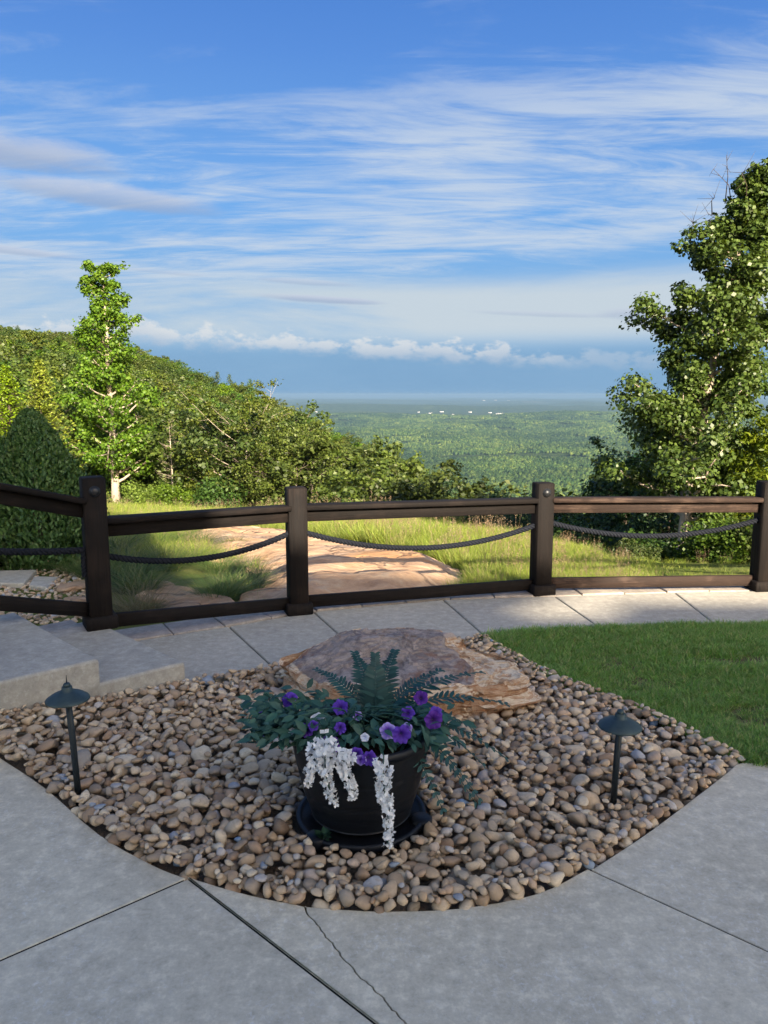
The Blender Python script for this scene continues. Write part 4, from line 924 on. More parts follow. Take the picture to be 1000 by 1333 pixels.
# white hanging sprays
wc = np.array([POT[0] - .02, POT[1] - .1, PZ0 + .34]); wis = empty('wisteria', wc)
tag(wis, 'white wisteria sprays hanging down the front of the planter', 'flowers')
def spray(px0, py0, px1, py1, y, wdt, seed, nfl):
    r = np.random.RandomState(seed); a, b = WP(px0, py0, y - .06), WP(px1, py1, y - .06); u = np.linspace(0, 1, 14); c = a + (b - a) * u[:, None] + np.stack([.008 * np.sin(u * 5 + seed), 0 * u, 0 * u], -1)
    top = wc + np.array([(a[0] - wc[0]) * .6, 0, .02]); pts = np.vstack([smooth_poly([top, (top + a) / 2 + np.array([0, -.01, .03]), a], 4)[:-1], c])
    mb = MB()
    for q in range(nfl):
        f_ = (q + r.rand()) / nfl; ctr = np.array([np.interp(f_, u, c[:, k]) for k in range(3)]); an = r.uniform(0, 6.28); rad = wdt * (1 - .62 * f_) * r.uniform(.5, 1.0)
        d = np.array([math.cos(an), math.sin(an), r.normal(-.1, .3)]); p = ctr + d * rad; s = .0195 * (1 - .35 * f_) * r.uniform(.8, 1.15)
        for kk in range(4):
            nrm = d + r.normal(0, .38, 3); nrm /= np.linalg.norm(nrm); A = np.cross(nrm, r.normal(size=3)); A /= np.linalg.norm(A); B = np.cross(nrm, A)
            V = np.array([p, p + A * s * .5 + B * s * .45 + nrm * s * .15, p + A * s * 1.0 + nrm * s * .3, p + A * s * .5 - B * s * .45 + nrm * s * .15]); mb.add(V, np.array([(0, 1, 2, 3)]))
    o = mb.build('flower_spray', M['white_petal'], wis, wc); MB().add(*tube(pts, .0022, 5)).build('stem', M['leaf_pot'], o, wc)
spray(412, 968, 403, 1022, 2.49, .032, 1, 62); spray(420, 965, 434, 1046, 2.475, .034, 2, 90); spray(448, 975, 458, 1040, 2.48, .034, 3, 76); spray(502, 990, 503, 1102, 2.455, .030, 4, 135); spray(430, 960, 425, 1005, 2.49, .030, 5, 34)

# ---- path lights
def path_light(px, py, toppy, label, lean):
    b = G(px, py); org = (b[0], b[1], 0); r = empty('path_light', org); tag(r, label, 'path light', 'path lights in the river stones')
    H = zpy(toppy, b[1]); tp = np.array([lean, 0, H])
    MB().add(*tube([(0, 0, -.06), (lean * .5, 0, H * .5), tp - np.array([0, 0, .012])], .0125, 14)).build('stem', M['light_stem'], r, smooth=True)
    hat = [(.0, .040), (.018, .040), (.020, .036), (.021, .024), (.034, .018), (.060, .006), (.080, -.008), (.084, -.014), (.083, -.016), (.058, -.002), (.030, .010), (.014, .012), (.0, .012)]
    MB().add(*lathe(hat, 40, tp - np.array([0, 0, .028]))).build('shade', M['light_metal'], r, smooth=True)
    MB().add(*lathe([(.0, -.035), (.017, -.035), (.018, -.02), (.018, .004), (0, .004)], 20, tp - np.array([0, 0, .03]))).build('lamp_socket', M['light_stem'], r, smooth=True)
    MB().add(*lathe([(.0, .016), (.010, .014), (.014, .008), (.014, 0), (0, 0)], 20, tp + np.array([0, 0, .011]))).build('finial', M['light_metal'], r, smooth=True)
    return r
pl = path_light(103, 1037, 897, 'leaning mushroom path light in the stones below the garden steps', -.02)
MB().add(*tube([(-.02, 0, zpy(897, G(103, 1037)[1]) + .02), (-.019, 0, zpy(897, G(103, 1037)[1]) + .058)], [.003, .0012], 6)).build('spike', M['light_stem'], pl)
path_light(798, 1046, 932, 'mushroom path light in the stones near the lawn edge', .012)

# small weed by the saucer
wp = G(422, 1106); mb = MB(); rng = np.random.RandomState(2)
for q in range(16):
    a = rng.uniform(0, 6.28); mb.add(*broadleaf(np.array([0, 0, .015 + .03 * rng.rand()]), np.array([-math.cos(a) * .5, -math.sin(a) * .5, 1]), np.array([math.cos(a), math.sin(a), .5]), rng.uniform(.03, .05), .45))
mb.add(*tube([(0, 0, -.02), (0, 0, .04)], .002, 5)); tag(mb.build('weed', M['weed'], None, loc=(wp[0], wp[1], .02)), 'small leafy weed sprouting in front of the black saucer', 'weed')

# ================================================================== VEGETATION
def gen_tree(seed, H, r0, prof, clear, nl, leaf_n, leaf_s, cl_r, up=.45, wander=.025, asp=.7, sub=3, top_cl=True, limb_r=.42, leafy=(.45, 1.0), flat=.75, lean=0.0):
    rng = np.random.RandomState(seed); nt = 12; u = np.linspace(0, 1, nt)
    wx = np.cumsum(rng.normal(0, wander * H / nt * 2.2, nt)); wy = np.cumsum(rng.normal(0, wander * H / nt * 2.2, nt)); wx -= wx[0]; wy -= wy[0]
    trunk = np.stack([wx + lean * H * u ** 1.6, wy, u * H * .97 - .15 * (u == 0)], -1); rad = r0 * (1 - u) ** .8 * .95 + r0 * .06; rad[0] *= 1.35
    wood = MB(); wood.add(*tube(trunk, rad, 8)); C = []; Wt = []
    for i in range(nl):
        f = clear + (1 - clear) * ((i + rng.uniform(.1, .9)) / nl); b = np.array([np.interp(f, u, trunk[:, k]) for k in range(3)]); L = prof((f - clear) / (1 - clear)) * H * rng.uniform(.60, 1.25); a = i * 2.39996 + rng.normal(0, .35)
        if L < .03 * H: L = .03 * H
        rise = up * rng.uniform(.6, 1.4); m_ = 6; v_ = np.linspace(0, 1, m_); d = np.array([math.cos(a), math.sin(a), 0]); sd = np.array([-d[1], d[0], 0])
        c = b + d * (L * v_)[:, None] + np.array([0, 0, 1.]) * (L * rise * (v_ * .7 + .5 * v_ ** 2))[:, None] + sd * (L * .10 * rng.normal() * np.sin(v_ * 3))[:, None] + rng.normal(0, .02 * L, (m_, 3)) * v_[:, None]
        rl = min(r0 * limb_r * (1.05 - f) + .006 * H * .12, np.interp(f, u, rad) * .8); wood.add(*tube(c, rl * (1 - .85 * v_), 5))
        for q in (leafy[0], .62, .8, 1.0): C.append([np.interp(q, v_, c[:, k]) for k in range(3)]); Wt.append(.8)
        for s_ in range(sub):
            q = rng.uniform(.35, .9); b2 = np.array([np.interp(q, v_, c[:, k]) for k in range(3)]); a2 = a + rng.choice([-1, 1]) * rng.uniform(.5, 1.2); l2 = L * rng.uniform(.3, .55)
            e2 = b2 + np.array([math.cos(a2) * l2, math.sin(a2) * l2, l2 * rng.uniform(-.05, .7)]); mid = (b2 + e2) / 2 + rng.normal(0, .05 * l2, 3); wood.add(*tube([b2, mid, e2], [rl * .4, rl * .25, rl * .08], 4)); C += [list(e2), list((mid + e2) / 2)]; Wt += [1.0, .7]
    if top_cl:
        for q in np.linspace(.86, 1.0, 6): C.append([np.interp(q, u, trunk[:, k]) for k in range(3)]); Wt.append(.9)
    C = np.array(C); Wt = np.array(Wt); Wt = Wt * rng.uniform(.15, 1.6, len(Wt)) * (1.1 - .5 * np.clip(C[:, 2] / H, 0, 1) ** 3); Wt /= Wt.sum(); idx = rng.choice(len(C), leaf_n, p=Wt)
    cr = cl_r * rng.uniform(.6, 1.35, len(C)) * (1.08 - .55 * np.clip(C[:, 2] / H, 0, 1) ** 3)
    off = rng.normal(size=(leaf_n, 3)); off /= np.linalg.norm(off, axis=1, keepdims=True); off *= (rng.uniform(0, 1, leaf_n) ** .45)[:, None] * cr[idx][:, None]; off[:, 2] *= flat
    P = C[idx] + off; kz = H / np.percentile(P[:, 2], 99.7); P[:, 2] *= kz
    for q in range(len(wood.v)): wood.v[q][:, 2] *= kz
    N = off / (cl_r * .7) * .7 + rng.normal(0, .45, (leaf_n, 3)) + np.array([0, 0, .55])
    return wood, leafcards(P, N, leaf_s * rng.uniform(.65, 1.25, leaf_n), asp, rng)
def gen_conifer(seed, H, R, r0, whorls, per, card, dens=14, clear=.08, droop=.25, ex=.8, sparse=0.0):
    rng = np.random.RandomState(seed); wood = MB(); wood.add(*tube([(0, 0, -.1), (0.01 * H, 0, H * .5), (0, 0, H)], [r0, r0 * .6, r0 * .06], 7)); P = []; A = []; Ss = []
    for i in range(whorls):
        f = clear + (1 - clear) * (i + .5) / whorls; L0 = R * (1 - (f - clear) / (1 - clear)) ** ex + .02 * R
        for q in range(per):
            if rng.rand() < sparse: continue
            a = rng.uniform(0, 6.283); L = L0 * rng.uniform(.65, 1.15); v_ = np.linspace(0, 1, 5); d = np.array([math.cos(a), math.sin(a), 0]); z0 = f * H + rng.normal(0, .01 * H)
            c = np.array([0, 0, z0]) + d * (L * v_)[:, None] + np.array([0, 0, 1.]) * (L * (.25 * v_ - droop * 1.6 * v_ ** 2 + .25 * v_ ** 3))[:, None]
            wood.add(*tube(c, r0 * .16 * (1 - .85 * v_), 4)); n = int(dens * (.35 + L / R))
            q_ = rng.uniform(.15, 1.02, n); pp = np.stack([np.interp(q_, v_, c[:, k]) for k in range(3)], -1) + rng.normal(0, card * .35, (n, 3)); P.append(pp); A.append(d + rng.normal(0, .55, (n, 3)) - np.array([0, 0, .15])); Ss.append(np.full(n, card) * rng.uniform(.7, 1.25, n))
    P = np.concatenate(P); A = np.concatenate(A); n = len(P)
    return wood, leafcards(P, np.array([0, 0, 1.]) + rng.normal(0, .5, (n, 3)), np.concatenate(Ss), .45, rng, .05, A)
def gen_column(seed, H, R, n, card, ex=1.0, belly=.25):
    rng = np.random.RandomState(seed); f = rng.uniform(0, 1, n) ** 1.15; a = rng.uniform(0, 6.283, n)
    prof = np.minimum(1, (f / belly + .72) / 1.72) * (1 - f ** 1.35) ** (.78 * ex) + .03
    lump = 1 + .34 * fbm(np.stack([np.cos(a) * 1.6, np.sin(a) * 1.6, f * 6], -1), 3, seed)
    r = R * prof * lump * rng.uniform(.55, 1.04, n) ** .5 * np.where(rng.rand(n) < .16, rng.uniform(1.03, 1.30, n), 1.0); d = np.stack([np.cos(a), np.sin(a), 0 * a], -1)
    P = d * r[:, None]; P[:, 2] = f * H; tw = np.stack([-np.sin(a), np.cos(a), 0 * a], -1)
    wood = MB(); wood.add(*tube([(0, 0, -.1), (0, 0, H * .8)], [R * .1, R * .02], 6))
    return wood, leafcards(P, tw * rng.normal(0, 1, (n, 1)) + d * .8 + rng.normal(0, .3, (n, 3)), card * rng.uniform(.6, 1.3, n), .5, rng, .06, d * .75 + np.array([0, 0, .9]) + rng.normal(0, .35, (n, 3)))
def gen_bush(seed, H, R, n, card, asp=.7):
    rng = np.random.RandomState(seed); wood = MB(); C = []
    for q in range(9):
        a = q * 2.4 + rng.normal(0, .3); e = np.array([math.cos(a) * R * rng.uniform(.2, .75), math.sin(a) * R * rng.uniform(.2, .75), H * rng.uniform(.45, .9)]); wood.add(*tube([(0, 0, -.1), e * np.array([.4, .4, .55]), e], [R * .035, R * .025, R * .008], 5)); C += [e, e * np.array([.7, .7, .7]), e * np.array([.95, .95, .45])]
    C = np.array(C); idx = rng.randint(0, len(C), n); off = rng.normal(size=(n, 3)); off /= np.linalg.norm(off, axis=1, keepdims=True); off *= (rng.uniform(0, 1, n) ** .45)[:, None] * np.array([R * .42, R * .42, H * .26]) * rng.uniform(.7, 1.2, len(C))[idx][:, None]
    P = C[idx] + off; P[:, 2] = np.abs(P[:, 2]); return wood, leafcards(P, off / R + rng.normal(0, .4, (n, 3)) + np.array([0, 0, .5]), card * rng.uniform(.65, 1.25, n), asp, rng)
def plant(name, gen, leafm, barkm, loc, label, cat='tree', group=None, scale=1.0, rz=0.0):
    r = empty(name, loc, rz); r.scale = (scale,) * 3; tag(r, label, cat, group)
    w, (v, f) = gen; w.build('trunk' if cat == 'tree' else 'stems', M[barkm], r, smooth=True); obj('crown' if cat == 'tree' else 'foliage', mesh_np('crown', v, f), M[leafm], r); return r
def on(u, y, dz=0.0):
    z = tz(WU(u, y, 0)[0], y); p = WU(u, y, z); return (p[0], p[1], tz(p[0], p[1]) + dz)

# -- tall tulip tree on the left
c = on(152, 31); Ht = zpy(345, 31) - c[2]
tl = gen_tree(21, Ht, .17, lambda q: .165 * (1 - q) ** .40 * (1 + .26 * math.sin(q * 19 + 2.2)) * (1.0 if q < .62 else .80) + .008, .10, 70, 25000, .125, .36, .5, .012, .85, 3, leafy=(.3, 1))
plant('tulip_tree', tl, 'leaf_tulip', 'bark_pale', c, 'tall slim bright green tulip tree rising above the wooded hillside')
# -- lumpy oak on the right, with bare twigs at its top
c = on(884, 10.2); Hr = zpy(222, 10.2) - c[2]
rt = gen_tree(33, Hr, .095, lambda q: (.135 * (1 - q) ** .6 + .02) * (1 + .38 * math.sin(q * 26 + .5)), .18, 72, 62000, .058, .20, .5, .006, .8, 3, leafy=(.4, 1), lean=.125)
oak = plant('oak_tree', rt, 'leaf_right', 'bark_pale', c, 'lumpy green oak with bare twigs at its top standing beyond the fence')
mb = MB(); rng = np.random.RandomState(4)
for q in range(9):
    b = np.array([.07 * Hr + rng.normal(.0, .12), rng.normal(0, .1), Hr * rng.uniform(.82, .93)]); a = rng.uniform(2.0, 4.6) if q < 6 else rng.uniform(0, 6.28); e = b + np.array([math.cos(a) * .45, math.sin(a) * .3, rng.uniform(.1, .5)]); m_ = (b + e) / 2 + rng.normal(0, .05, 3); mb.add(*tube([b, m_, e], [.008, .005, .002], 5))
    for s_ in range(5):
        f_ = rng.uniform(.3, 1); p = m_ + (e - m_) * f_; e2 = p + rng.normal(0, .11, 3) + np.array([0, 0, .05]); mb.add(*tube([p, e2], [.0032, .001], 4))
mb.build('bare_twigs', M['bark_dark'], oak)
c = on(1050, 11.2); H2 = zpy(140, 11.2) - c[2]
plant('tall_oak_tree', gen_tree(37, H2, .12, lambda q: (.10 * (1 - q) ** .5 + .02) * (1 + .35 * math.sin(q * 27)), .12, 46, 22000, .072, .21, .5, .02, .8, 3), 'leaf_right', 'bark', c, 'taller oak reaching highest behind the lumpy oak')
c = on(1000, 9.4); plant('honey_locust', gen_tree(39, zpy(545, 9.4) - c[2], .04, lambda q: .24 * (1 - q) ** .5 + .05, .1, 26, 9000, .075, .22, .2, .03, .35, 3), 'leaf_lime', 'bark', c, 'lime green feathery sapling in front of the oaks by the end post')
c = on(826, 8.75, -.05); plant('juniper_bush', gen_bush(43, zpy(708, 8.75) - c[2], .30, 4200, .045, .35), 'leaf_conifer', 'bark_dark', c, 'small rounded juniper bush behind the rope beside the oak trunk', 'bush')
c = on(918, 9.6, -.05); wb = plant('flowering_shrub', gen_bush(44, zpy(722, 9.6) - c[2] , .36, 2400, .07), 'leaf_oak', 'bark_dark', c, 'low shrub with small white flowers right of the oak trunk'.replace('right of', 'beside'), 'shrub')
mb = MB(); rng = np.random.RandomState(8)
for q in range(34):
    a = rng.uniform(0, 6.28); hh_ = (zpy(722, 9.6) - c[2]) * rng.uniform(.45, 1.0); p = np.array([math.cos(a) * .30, math.sin(a) * .30, hh_]); V_, F_ = leafcards(p + rng.normal(0, .02, (4, 3)), np.array([[math.cos(a), math.sin(a), .8]] * 4) + rng.normal(0, .4, (4, 3)), .03, .9, rng); mb.add(V_, F_)
mb.build('blossoms', M['white_petal'], wb)
# dense trees with dark green foliage beyond the brow of the meadow
GB = 'dark trees beyond the brow of the meadow'
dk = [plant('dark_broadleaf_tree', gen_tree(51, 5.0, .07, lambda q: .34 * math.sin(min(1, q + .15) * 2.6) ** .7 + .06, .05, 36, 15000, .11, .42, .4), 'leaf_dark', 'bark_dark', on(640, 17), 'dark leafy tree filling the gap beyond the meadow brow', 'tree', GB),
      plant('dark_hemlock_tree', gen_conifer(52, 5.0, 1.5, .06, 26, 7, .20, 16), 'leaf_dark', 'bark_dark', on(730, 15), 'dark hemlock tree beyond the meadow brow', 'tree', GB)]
def place(o, u, y, top_py, H0, rz):
    p = on(u, y); s_ = (zpy(top_py, y) - p[2]) / H0; o.location = p; o.scale = (s_,) * 3; o.rotation_euler = (0, 0, rz)
spots = [(0, 622, 18.5, 640), (0, 668, 16, 637), (0, 700, 19, 640), (1, 648, 21, 645), (0, 745, 14.5, 655), (0, 590, 23, 628), (1, 722, 13.5, 660), (0, 780, 11.8, 672), (1, 808, 13, 615), (0, 862, 12.5, 560), (0, 905, 13.5, 540), (1, 960, 12.5, 560), (0, 570, 20, 668), (1, 600, 17, 672), (0, 530, 25, 650), (0, 690, 14.2, 664), (1, 765, 17, 650), (0, 1000, 13, 600)]
used = set()
for q, (kd, u_, y_, tp) in enumerate(spots):
    o = dk[kd] if kd not in used else copy_tree(dk[kd]); used.add(kd); place(o, u_, y_, tp, 5.0, q * 1.7); o['label'] = ('dark leafy tree', 'dark hemlock')[kd] + ' ' + ('where the meadow brow meets the hillside wood' if u_ < 635 else ('just beyond the meadow brow by the bolted fence post' if u_ < 800 else 'standing behind the oaks'))
c = on(786, 15.5); plant('poplar_sapling', gen_tree(57, zpy(598, 15.5) - c[2], .05, lambda q: .16 * (1 - q) ** .6 + .03, .1, 34, 6500, .13, .35, .6), 'leaf_oak', 'bark', c, 'narrow mid green sapling rising between the rail post and the oak')
sh = plant('leafy_bush', gen_bush(58, 2.0, 1.1, 3000, .12), 'leaf_olive', 'bark_dark', on(655, 15), 'light green bush topping the dark trees behind the fence rail', 'bush', 'light bushes behind the rail'); place(sh, 690, 17.5, 628, 2.0, 0)
for (u_, y_, tp) in ((650, 17, 632), (735, 16.5, 640), (610, 18.5, 648)):
    o = copy_tree(sh); place(o, u_, y_, tp, 2.0, u_)

# -- arborvitae and golden conifers on the left
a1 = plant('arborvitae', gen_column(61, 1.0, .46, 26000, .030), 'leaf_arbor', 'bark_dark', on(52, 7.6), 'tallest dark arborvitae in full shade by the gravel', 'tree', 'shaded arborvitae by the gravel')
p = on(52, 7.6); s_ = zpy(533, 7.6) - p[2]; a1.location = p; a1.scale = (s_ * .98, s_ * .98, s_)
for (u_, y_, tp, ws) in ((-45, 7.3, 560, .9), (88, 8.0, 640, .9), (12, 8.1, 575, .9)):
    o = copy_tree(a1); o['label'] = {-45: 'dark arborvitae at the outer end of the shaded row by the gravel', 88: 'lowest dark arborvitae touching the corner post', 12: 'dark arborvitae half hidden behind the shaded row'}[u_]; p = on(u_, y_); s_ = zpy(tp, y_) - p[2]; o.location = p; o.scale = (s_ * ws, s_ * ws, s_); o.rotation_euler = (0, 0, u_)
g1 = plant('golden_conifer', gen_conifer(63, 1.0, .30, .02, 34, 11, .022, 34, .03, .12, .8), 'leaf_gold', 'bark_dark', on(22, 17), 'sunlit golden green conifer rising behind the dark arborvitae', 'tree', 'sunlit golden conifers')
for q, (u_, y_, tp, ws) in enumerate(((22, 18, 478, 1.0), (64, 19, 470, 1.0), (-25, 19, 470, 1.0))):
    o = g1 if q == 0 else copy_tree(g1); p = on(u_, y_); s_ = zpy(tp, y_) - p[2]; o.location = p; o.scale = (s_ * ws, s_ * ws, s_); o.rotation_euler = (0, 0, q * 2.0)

# -- woods on the hillside: individuals
GW = 'trees of the hillside wood'
dome = lambda q: .40 * math.sin(min(1.0, q * .9 + .22) * 2.75) ** .75 + .04
HW = [plant('oak_woodland_tree', gen_tree(70 + k, 6.0, .10, dome, .16, 34, 13000, .145, .50, .5, .03, .8, 3), ('leaf_oak', 'leaf_olive', 'leaf_oak', 'leaf_olive')[k], 'bark', (0, 0, 0), ('rounded green oak in the hillside wood', 'rounded olive green oak in the hillside wood', 'full crowned green oak in the hillside wood', 'broad olive oak in the hillside wood')[k], 'tree', GW) for k in range(4)]
HW.append(plant('young_tulip_tree', gen_tree(78, 6.0, .08, lambda q: .20 * (1 - q) ** .5 + .05, .1, 36, 10000, .145, .45, .6), 'leaf_tulip', 'bark', (0, 0, 0), 'bright green narrow tree in the hillside wood', 'tree', GW))
HW.append(plant('pine_tree', gen_conifer(79, 6.0, 1.35, .08, 17, 6, .30, 12, .3, .1, .7, .15), 'leaf_conifer', 'bark', (0, 0, 0), 'dark pine standing out of the hillside wood', 'tree', GW))
rng = np.random.RandomState(77); usedp = set()
yq = np.sqrt(rng.uniform(28 ** 2, 238 ** 2, 16000)); uq = rng.uniform(-70, 630, 16000); bq_ = np.interp(uq, _bu, _bd)
ok_ = (yq < crest_d(uq) + 8) & (yq > bq_ + 4); yq, uq = yq[ok_], uq[ok_]
u1 = np.arange(-60, 612, 6.0); u2 = np.arange(175, 620, 15.0)
uq = np.concatenate([u1, u2, uq]); yq = np.concatenate([crest_d(u1) + rng.uniform(-8, 4, len(u1)), np.interp(u2, _bu, _bd) + rng.uniform(4, 9, len(u2)), yq])
xq = (uq - 500) / 1000 * (yq * cp + 3 * sp); zq = terrain(xq, yq); xq = (uq - 500) / 1000 * (yq * cp + (CH - zq) * sp); zq = terrain(xq, yq)
_tu = [-100, 60, 130, 200, 260, 320, 400, 480, 560, 600, 640]; _ty = [465, 465, 510, 545, 552, 518, 550, 586, 614, 644, 700]     # tops of the front row
bq_ = np.interp(uq, _bu, _bd); qd = np.clip((yq - bq_ - 5) / (crest_d(uq) - bq_ - 5), 0, 1); lim = np.interp(uq, _tu, _ty); lim = lim + (crest_y(uq) - lim) * qd ** .45
tr = []; acc = np.zeros((0, 2))
for n_ in range(len(uq)):
    if len(tr) >= 1150: break
    u, y = uq[n_], yq[n_]
    if 100 < u < 210 and y < 34: continue
    gap = 2.0 + y * .0125
    if len(acc) and ((acc[:, 0] - xq[n_]) ** 2 + (acc[:, 1] - y) ** 2).min() < gap * gap: continue
    hmax = zpy(lim[n_] + rng.uniform(-5, 9), y) - zq[n_]; k = int(rng.choice(6, p=[.26, .20, .26, .17, .07, .04])); h = min(rng.uniform(5.5, 9.5), hmax)
    if k == 5 and qd[n_] > .8: h = min(hmax + rng.uniform(.8, 2.4), 9.0)
    if h < 1.6: continue
    acc = np.vstack([acc, [xq[n_], y]]); wd = h / 6.0 * (rng.uniform(.95, 1.25) if k < 4 else 1.0); tr.append((h / y, k, xq[n_], y, zq[n_], h / 6.0, wd, rng.uniform(0, 6.28), qd[n_], h))
tr.sort(key=lambda a: -a[0])
for (_, k, x_, y_, z_, s_, w_, rz_, q, h) in tr[:290]:
    o = HW[k] if k not in usedp else copy_tree(HW[k]); usedp.add(k); o.location = (x_, y_, z_); o.scale = (w_, w_, s_); o.rotation_euler = (0, 0, rz_)
    wh = ('along the lower edge of the hillside wood', 'part way up the hillside wood', 'on the crest of the hillside wood')[0 if q < .12 else (1 if q < .8 else 2)]
    o['label'] = ('small ' if h < 3.2 else ('tall ' if h > 7.6 else '')) + ('rounded green oak', 'olive green oak', 'full crowned deep green oak', 'broad olive oak', 'bright green narrow tree', 'dark pine')[k] + ' ' + wh
rest = tr[290:]; srcs = [bpy.data.objects.new('woodland_crown', [c_ for c_ in HW[k].children if c_.name.startswith('crown')][0].data) for k in range(6)]
o = scatter('hillside_woodland', [r_[2:5] for r_ in rest], [(0, 0, r_[7]) for r_ in rest], [(r_[6], r_[6], r_[5]) for r_ in rest], srcs, [r_[1] for r_ in rest]); tag(o, 'distant woodland crowns massed on the upper hillside', 'woodland', kind='stuff')
for k in range(6):
    if k not in usedp:
        for c_ in list(HW[k].children): bpy.data.objects.remove(c_)
        bpy.data.objects.remove(HW[k])
print('hill trees', len(tr))

# pale-limbed oak, grey bare pine, pale trunks along the wood's edge
c = on(322, 29.5); Hp = zpy(497, 29.5) - c[2]
w, lf = gen_tree(91, Hp, .085, lambda q: .36 * math.sin(min(1, q * .8 + .3) * 2.6) ** .7 + .05, .22, 24, 13000, .095, .42, .7, .05, .8, 4, leafy=(.8, 1), limb_r=.62)
plant('pale_limbed_oak', (w, lf), 'leaf_olive', 'bark_pale', c, 'oak with pale exposed limbs at the edge of the wood')
c = on(226, 30); w, lf = gen_conifer(93, zpy(545, 30) - c[2], .75, .05, 16, 5, .11, 3, .12, .02, .4, .2)
plant('bare_pine', (w, lf), 'grass_dry', 'bark_pale', c, 'sparse grey brown dying pine in front of the wood')
c = on(385, 27.5); plant('slim_oak', gen_tree(95, zpy(548, 27.5) - c[2], .05, lambda q: .26 * (1 - q) ** .4 + .08, .3, 22, 10000, .095, .4, .6, .03), 'leaf_olive', 'bark', c, 'slim oak with a pale trunk where the meadow meets the wood')
c = on(175, 33); plant('bare_trunk_oak', gen_tree(96, zpy(560, 33) - c[2], .09, lambda q: .20, .55, 18, 7000, .10, .4, .5, .03), 'leaf_oak', 'bark_pale', c, 'oak with a straight bare trunk beside the tulip tree')
# scrub at the wood's edge
GS = 'scrub along the edge of the wood'
sb = [plant('scrub_bush', gen_bush(101, 1.2, 1.0, 5000, .085), 'leaf_lime', 'bark_dark', (0, 0, 0), 'bright lime green bush at the edge of the wood', 'bush', GS), plant('green_bush', gen_bush(102, 1.2, 1.0, 5000, .09), 'leaf_oak', 'bark_dark', (0, 0, 0), 'mid green bush at the edge of the wood', 'bush', GS)]
uu = set()
for q, (k, u_, y_, h) in enumerate([(0, 190, 29.5, 1.1), (0, 232, 28.5, 1.0), (0, 262, 28.8, .9), (1, 285, 27.5, 1.2), (0, 128, 31, 1.0), (1, 345, 27, .9), (1, 410, 25, 1.3), (1, 450, 24, 1.2), (1, 480, 23.5, 1.3), (1, 365, 28, 1.4), (1, 308, 29, 1.2), (1, 515, 21.5, 1.2), (1, 548, 20, 1.3), (0, 250, 31, 1.6), (1, 212, 32, 1.7), (1, 575, 18.5, 1.0), (1, 430, 26.5, 1.8), (1, 500, 25, 1.9), (1, 595, 17, .9), (1, 625, 15.5, .9), (1, 660, 14.0, .9), (1, 700, 13.2, .9), (1, 735, 12.2, .9), (1, 846, 9.4, .5), (1, 928, 8.7, .5), (1, 962, 8.5, .55), (1, 1000, 8.4, .55), (1, 945, 9.0, .6), (1, 1035, 8.6, .6)]):
    o = sb[k] if k not in uu else copy_tree(sb[k]); uu.add(k); o.location = on(u_, y_, -.1); o.scale = (h, h, h * (.8 + .1 * (q % 4))); o.rotation_euler = (0, 0, q * 1.3); o['label'] = ('bright lime green bush', 'mid green bush')[k] + ' ' + ('near the foot of the tulip tree' if u_ < 270 else ('below the pale limbed oak' if u_ < 420 else ('along the top of the sunlit meadow' if u_ < 560 else ('on the brow of the meadow' if u_ < 800 else 'in front of the oaks behind the end of the fence'))))

# -- ornamental grass clumps and rocks just beyond the fence
GC = 'ornamental grass clumps beyond the fence'
cl = []
for k, (mt, lb) in enumerate((('grass_clump', 'soft green ornamental grass clump beyond the fence'), ('grass_clump', 'spreading green grass clump among the rocks beyond the fence'), ('grass_dry', 'brown tinged ornamental grass clump beside the bottom rail'))):
    me = mesh_np('grass_clump', *blades(620, .17, .40, .0052, 1.25, 200 + k, 5, .95)); o = obj('grass_clump', me, M[mt]); tag(o, lb, 'grass clump', GC); cl.append(o)
uu = set()
for q, (k, px, py, s_) in enumerate([(0, 178, 770, .95), (2, 182, 803, .8), (0, 215, 742, .9), (1, 170, 735, 1.0), (1, 250, 735, .8), (0, 283, 745, .7), (1, 305, 772, .8), (0, 322, 765, .75), (0, 255, 712, .9), (1, 200, 712, 1.1), (0, 230, 700, 1.1), (1, 285, 782, .75), (0, 160, 755, .9), (1, 145, 720, 1.1), (2, 240, 705, .6), (0, 300, 715, .8), (2, 268, 722, .55), (0, 122, 752, .75), (1, 105, 745, .7), (1, 318, 742, .6), (0, 335, 755, .5), (0, 180, 695, 1.2), (1, 215, 690, 1.3)]):
    p = ground_hit(px, py); o = cl[k] if k not in uu else copy_tree(cl[k]); uu.add(k); o.location = (p[0], p[1], tz(p[0], p[1]) - .02); o.scale = (s_, s_, s_ * (.75 + .12 * (q % 3))); o.rotation_euler = (0, 0, q * 1.1); o['label'] = ('soft green', 'spreading green', 'brown tinged')[k] + ' ornamental grass clump ' + ('close behind the bottom fence rail' if py > 765 else ('against the edge of the sandstone outcrop' if px > 270 else ('beside the gravel and stepping stones' if px < 165 else 'on the shaded slope among the flat rocks')))
GR = 'flat rocks among the grass clumps'
rk = None
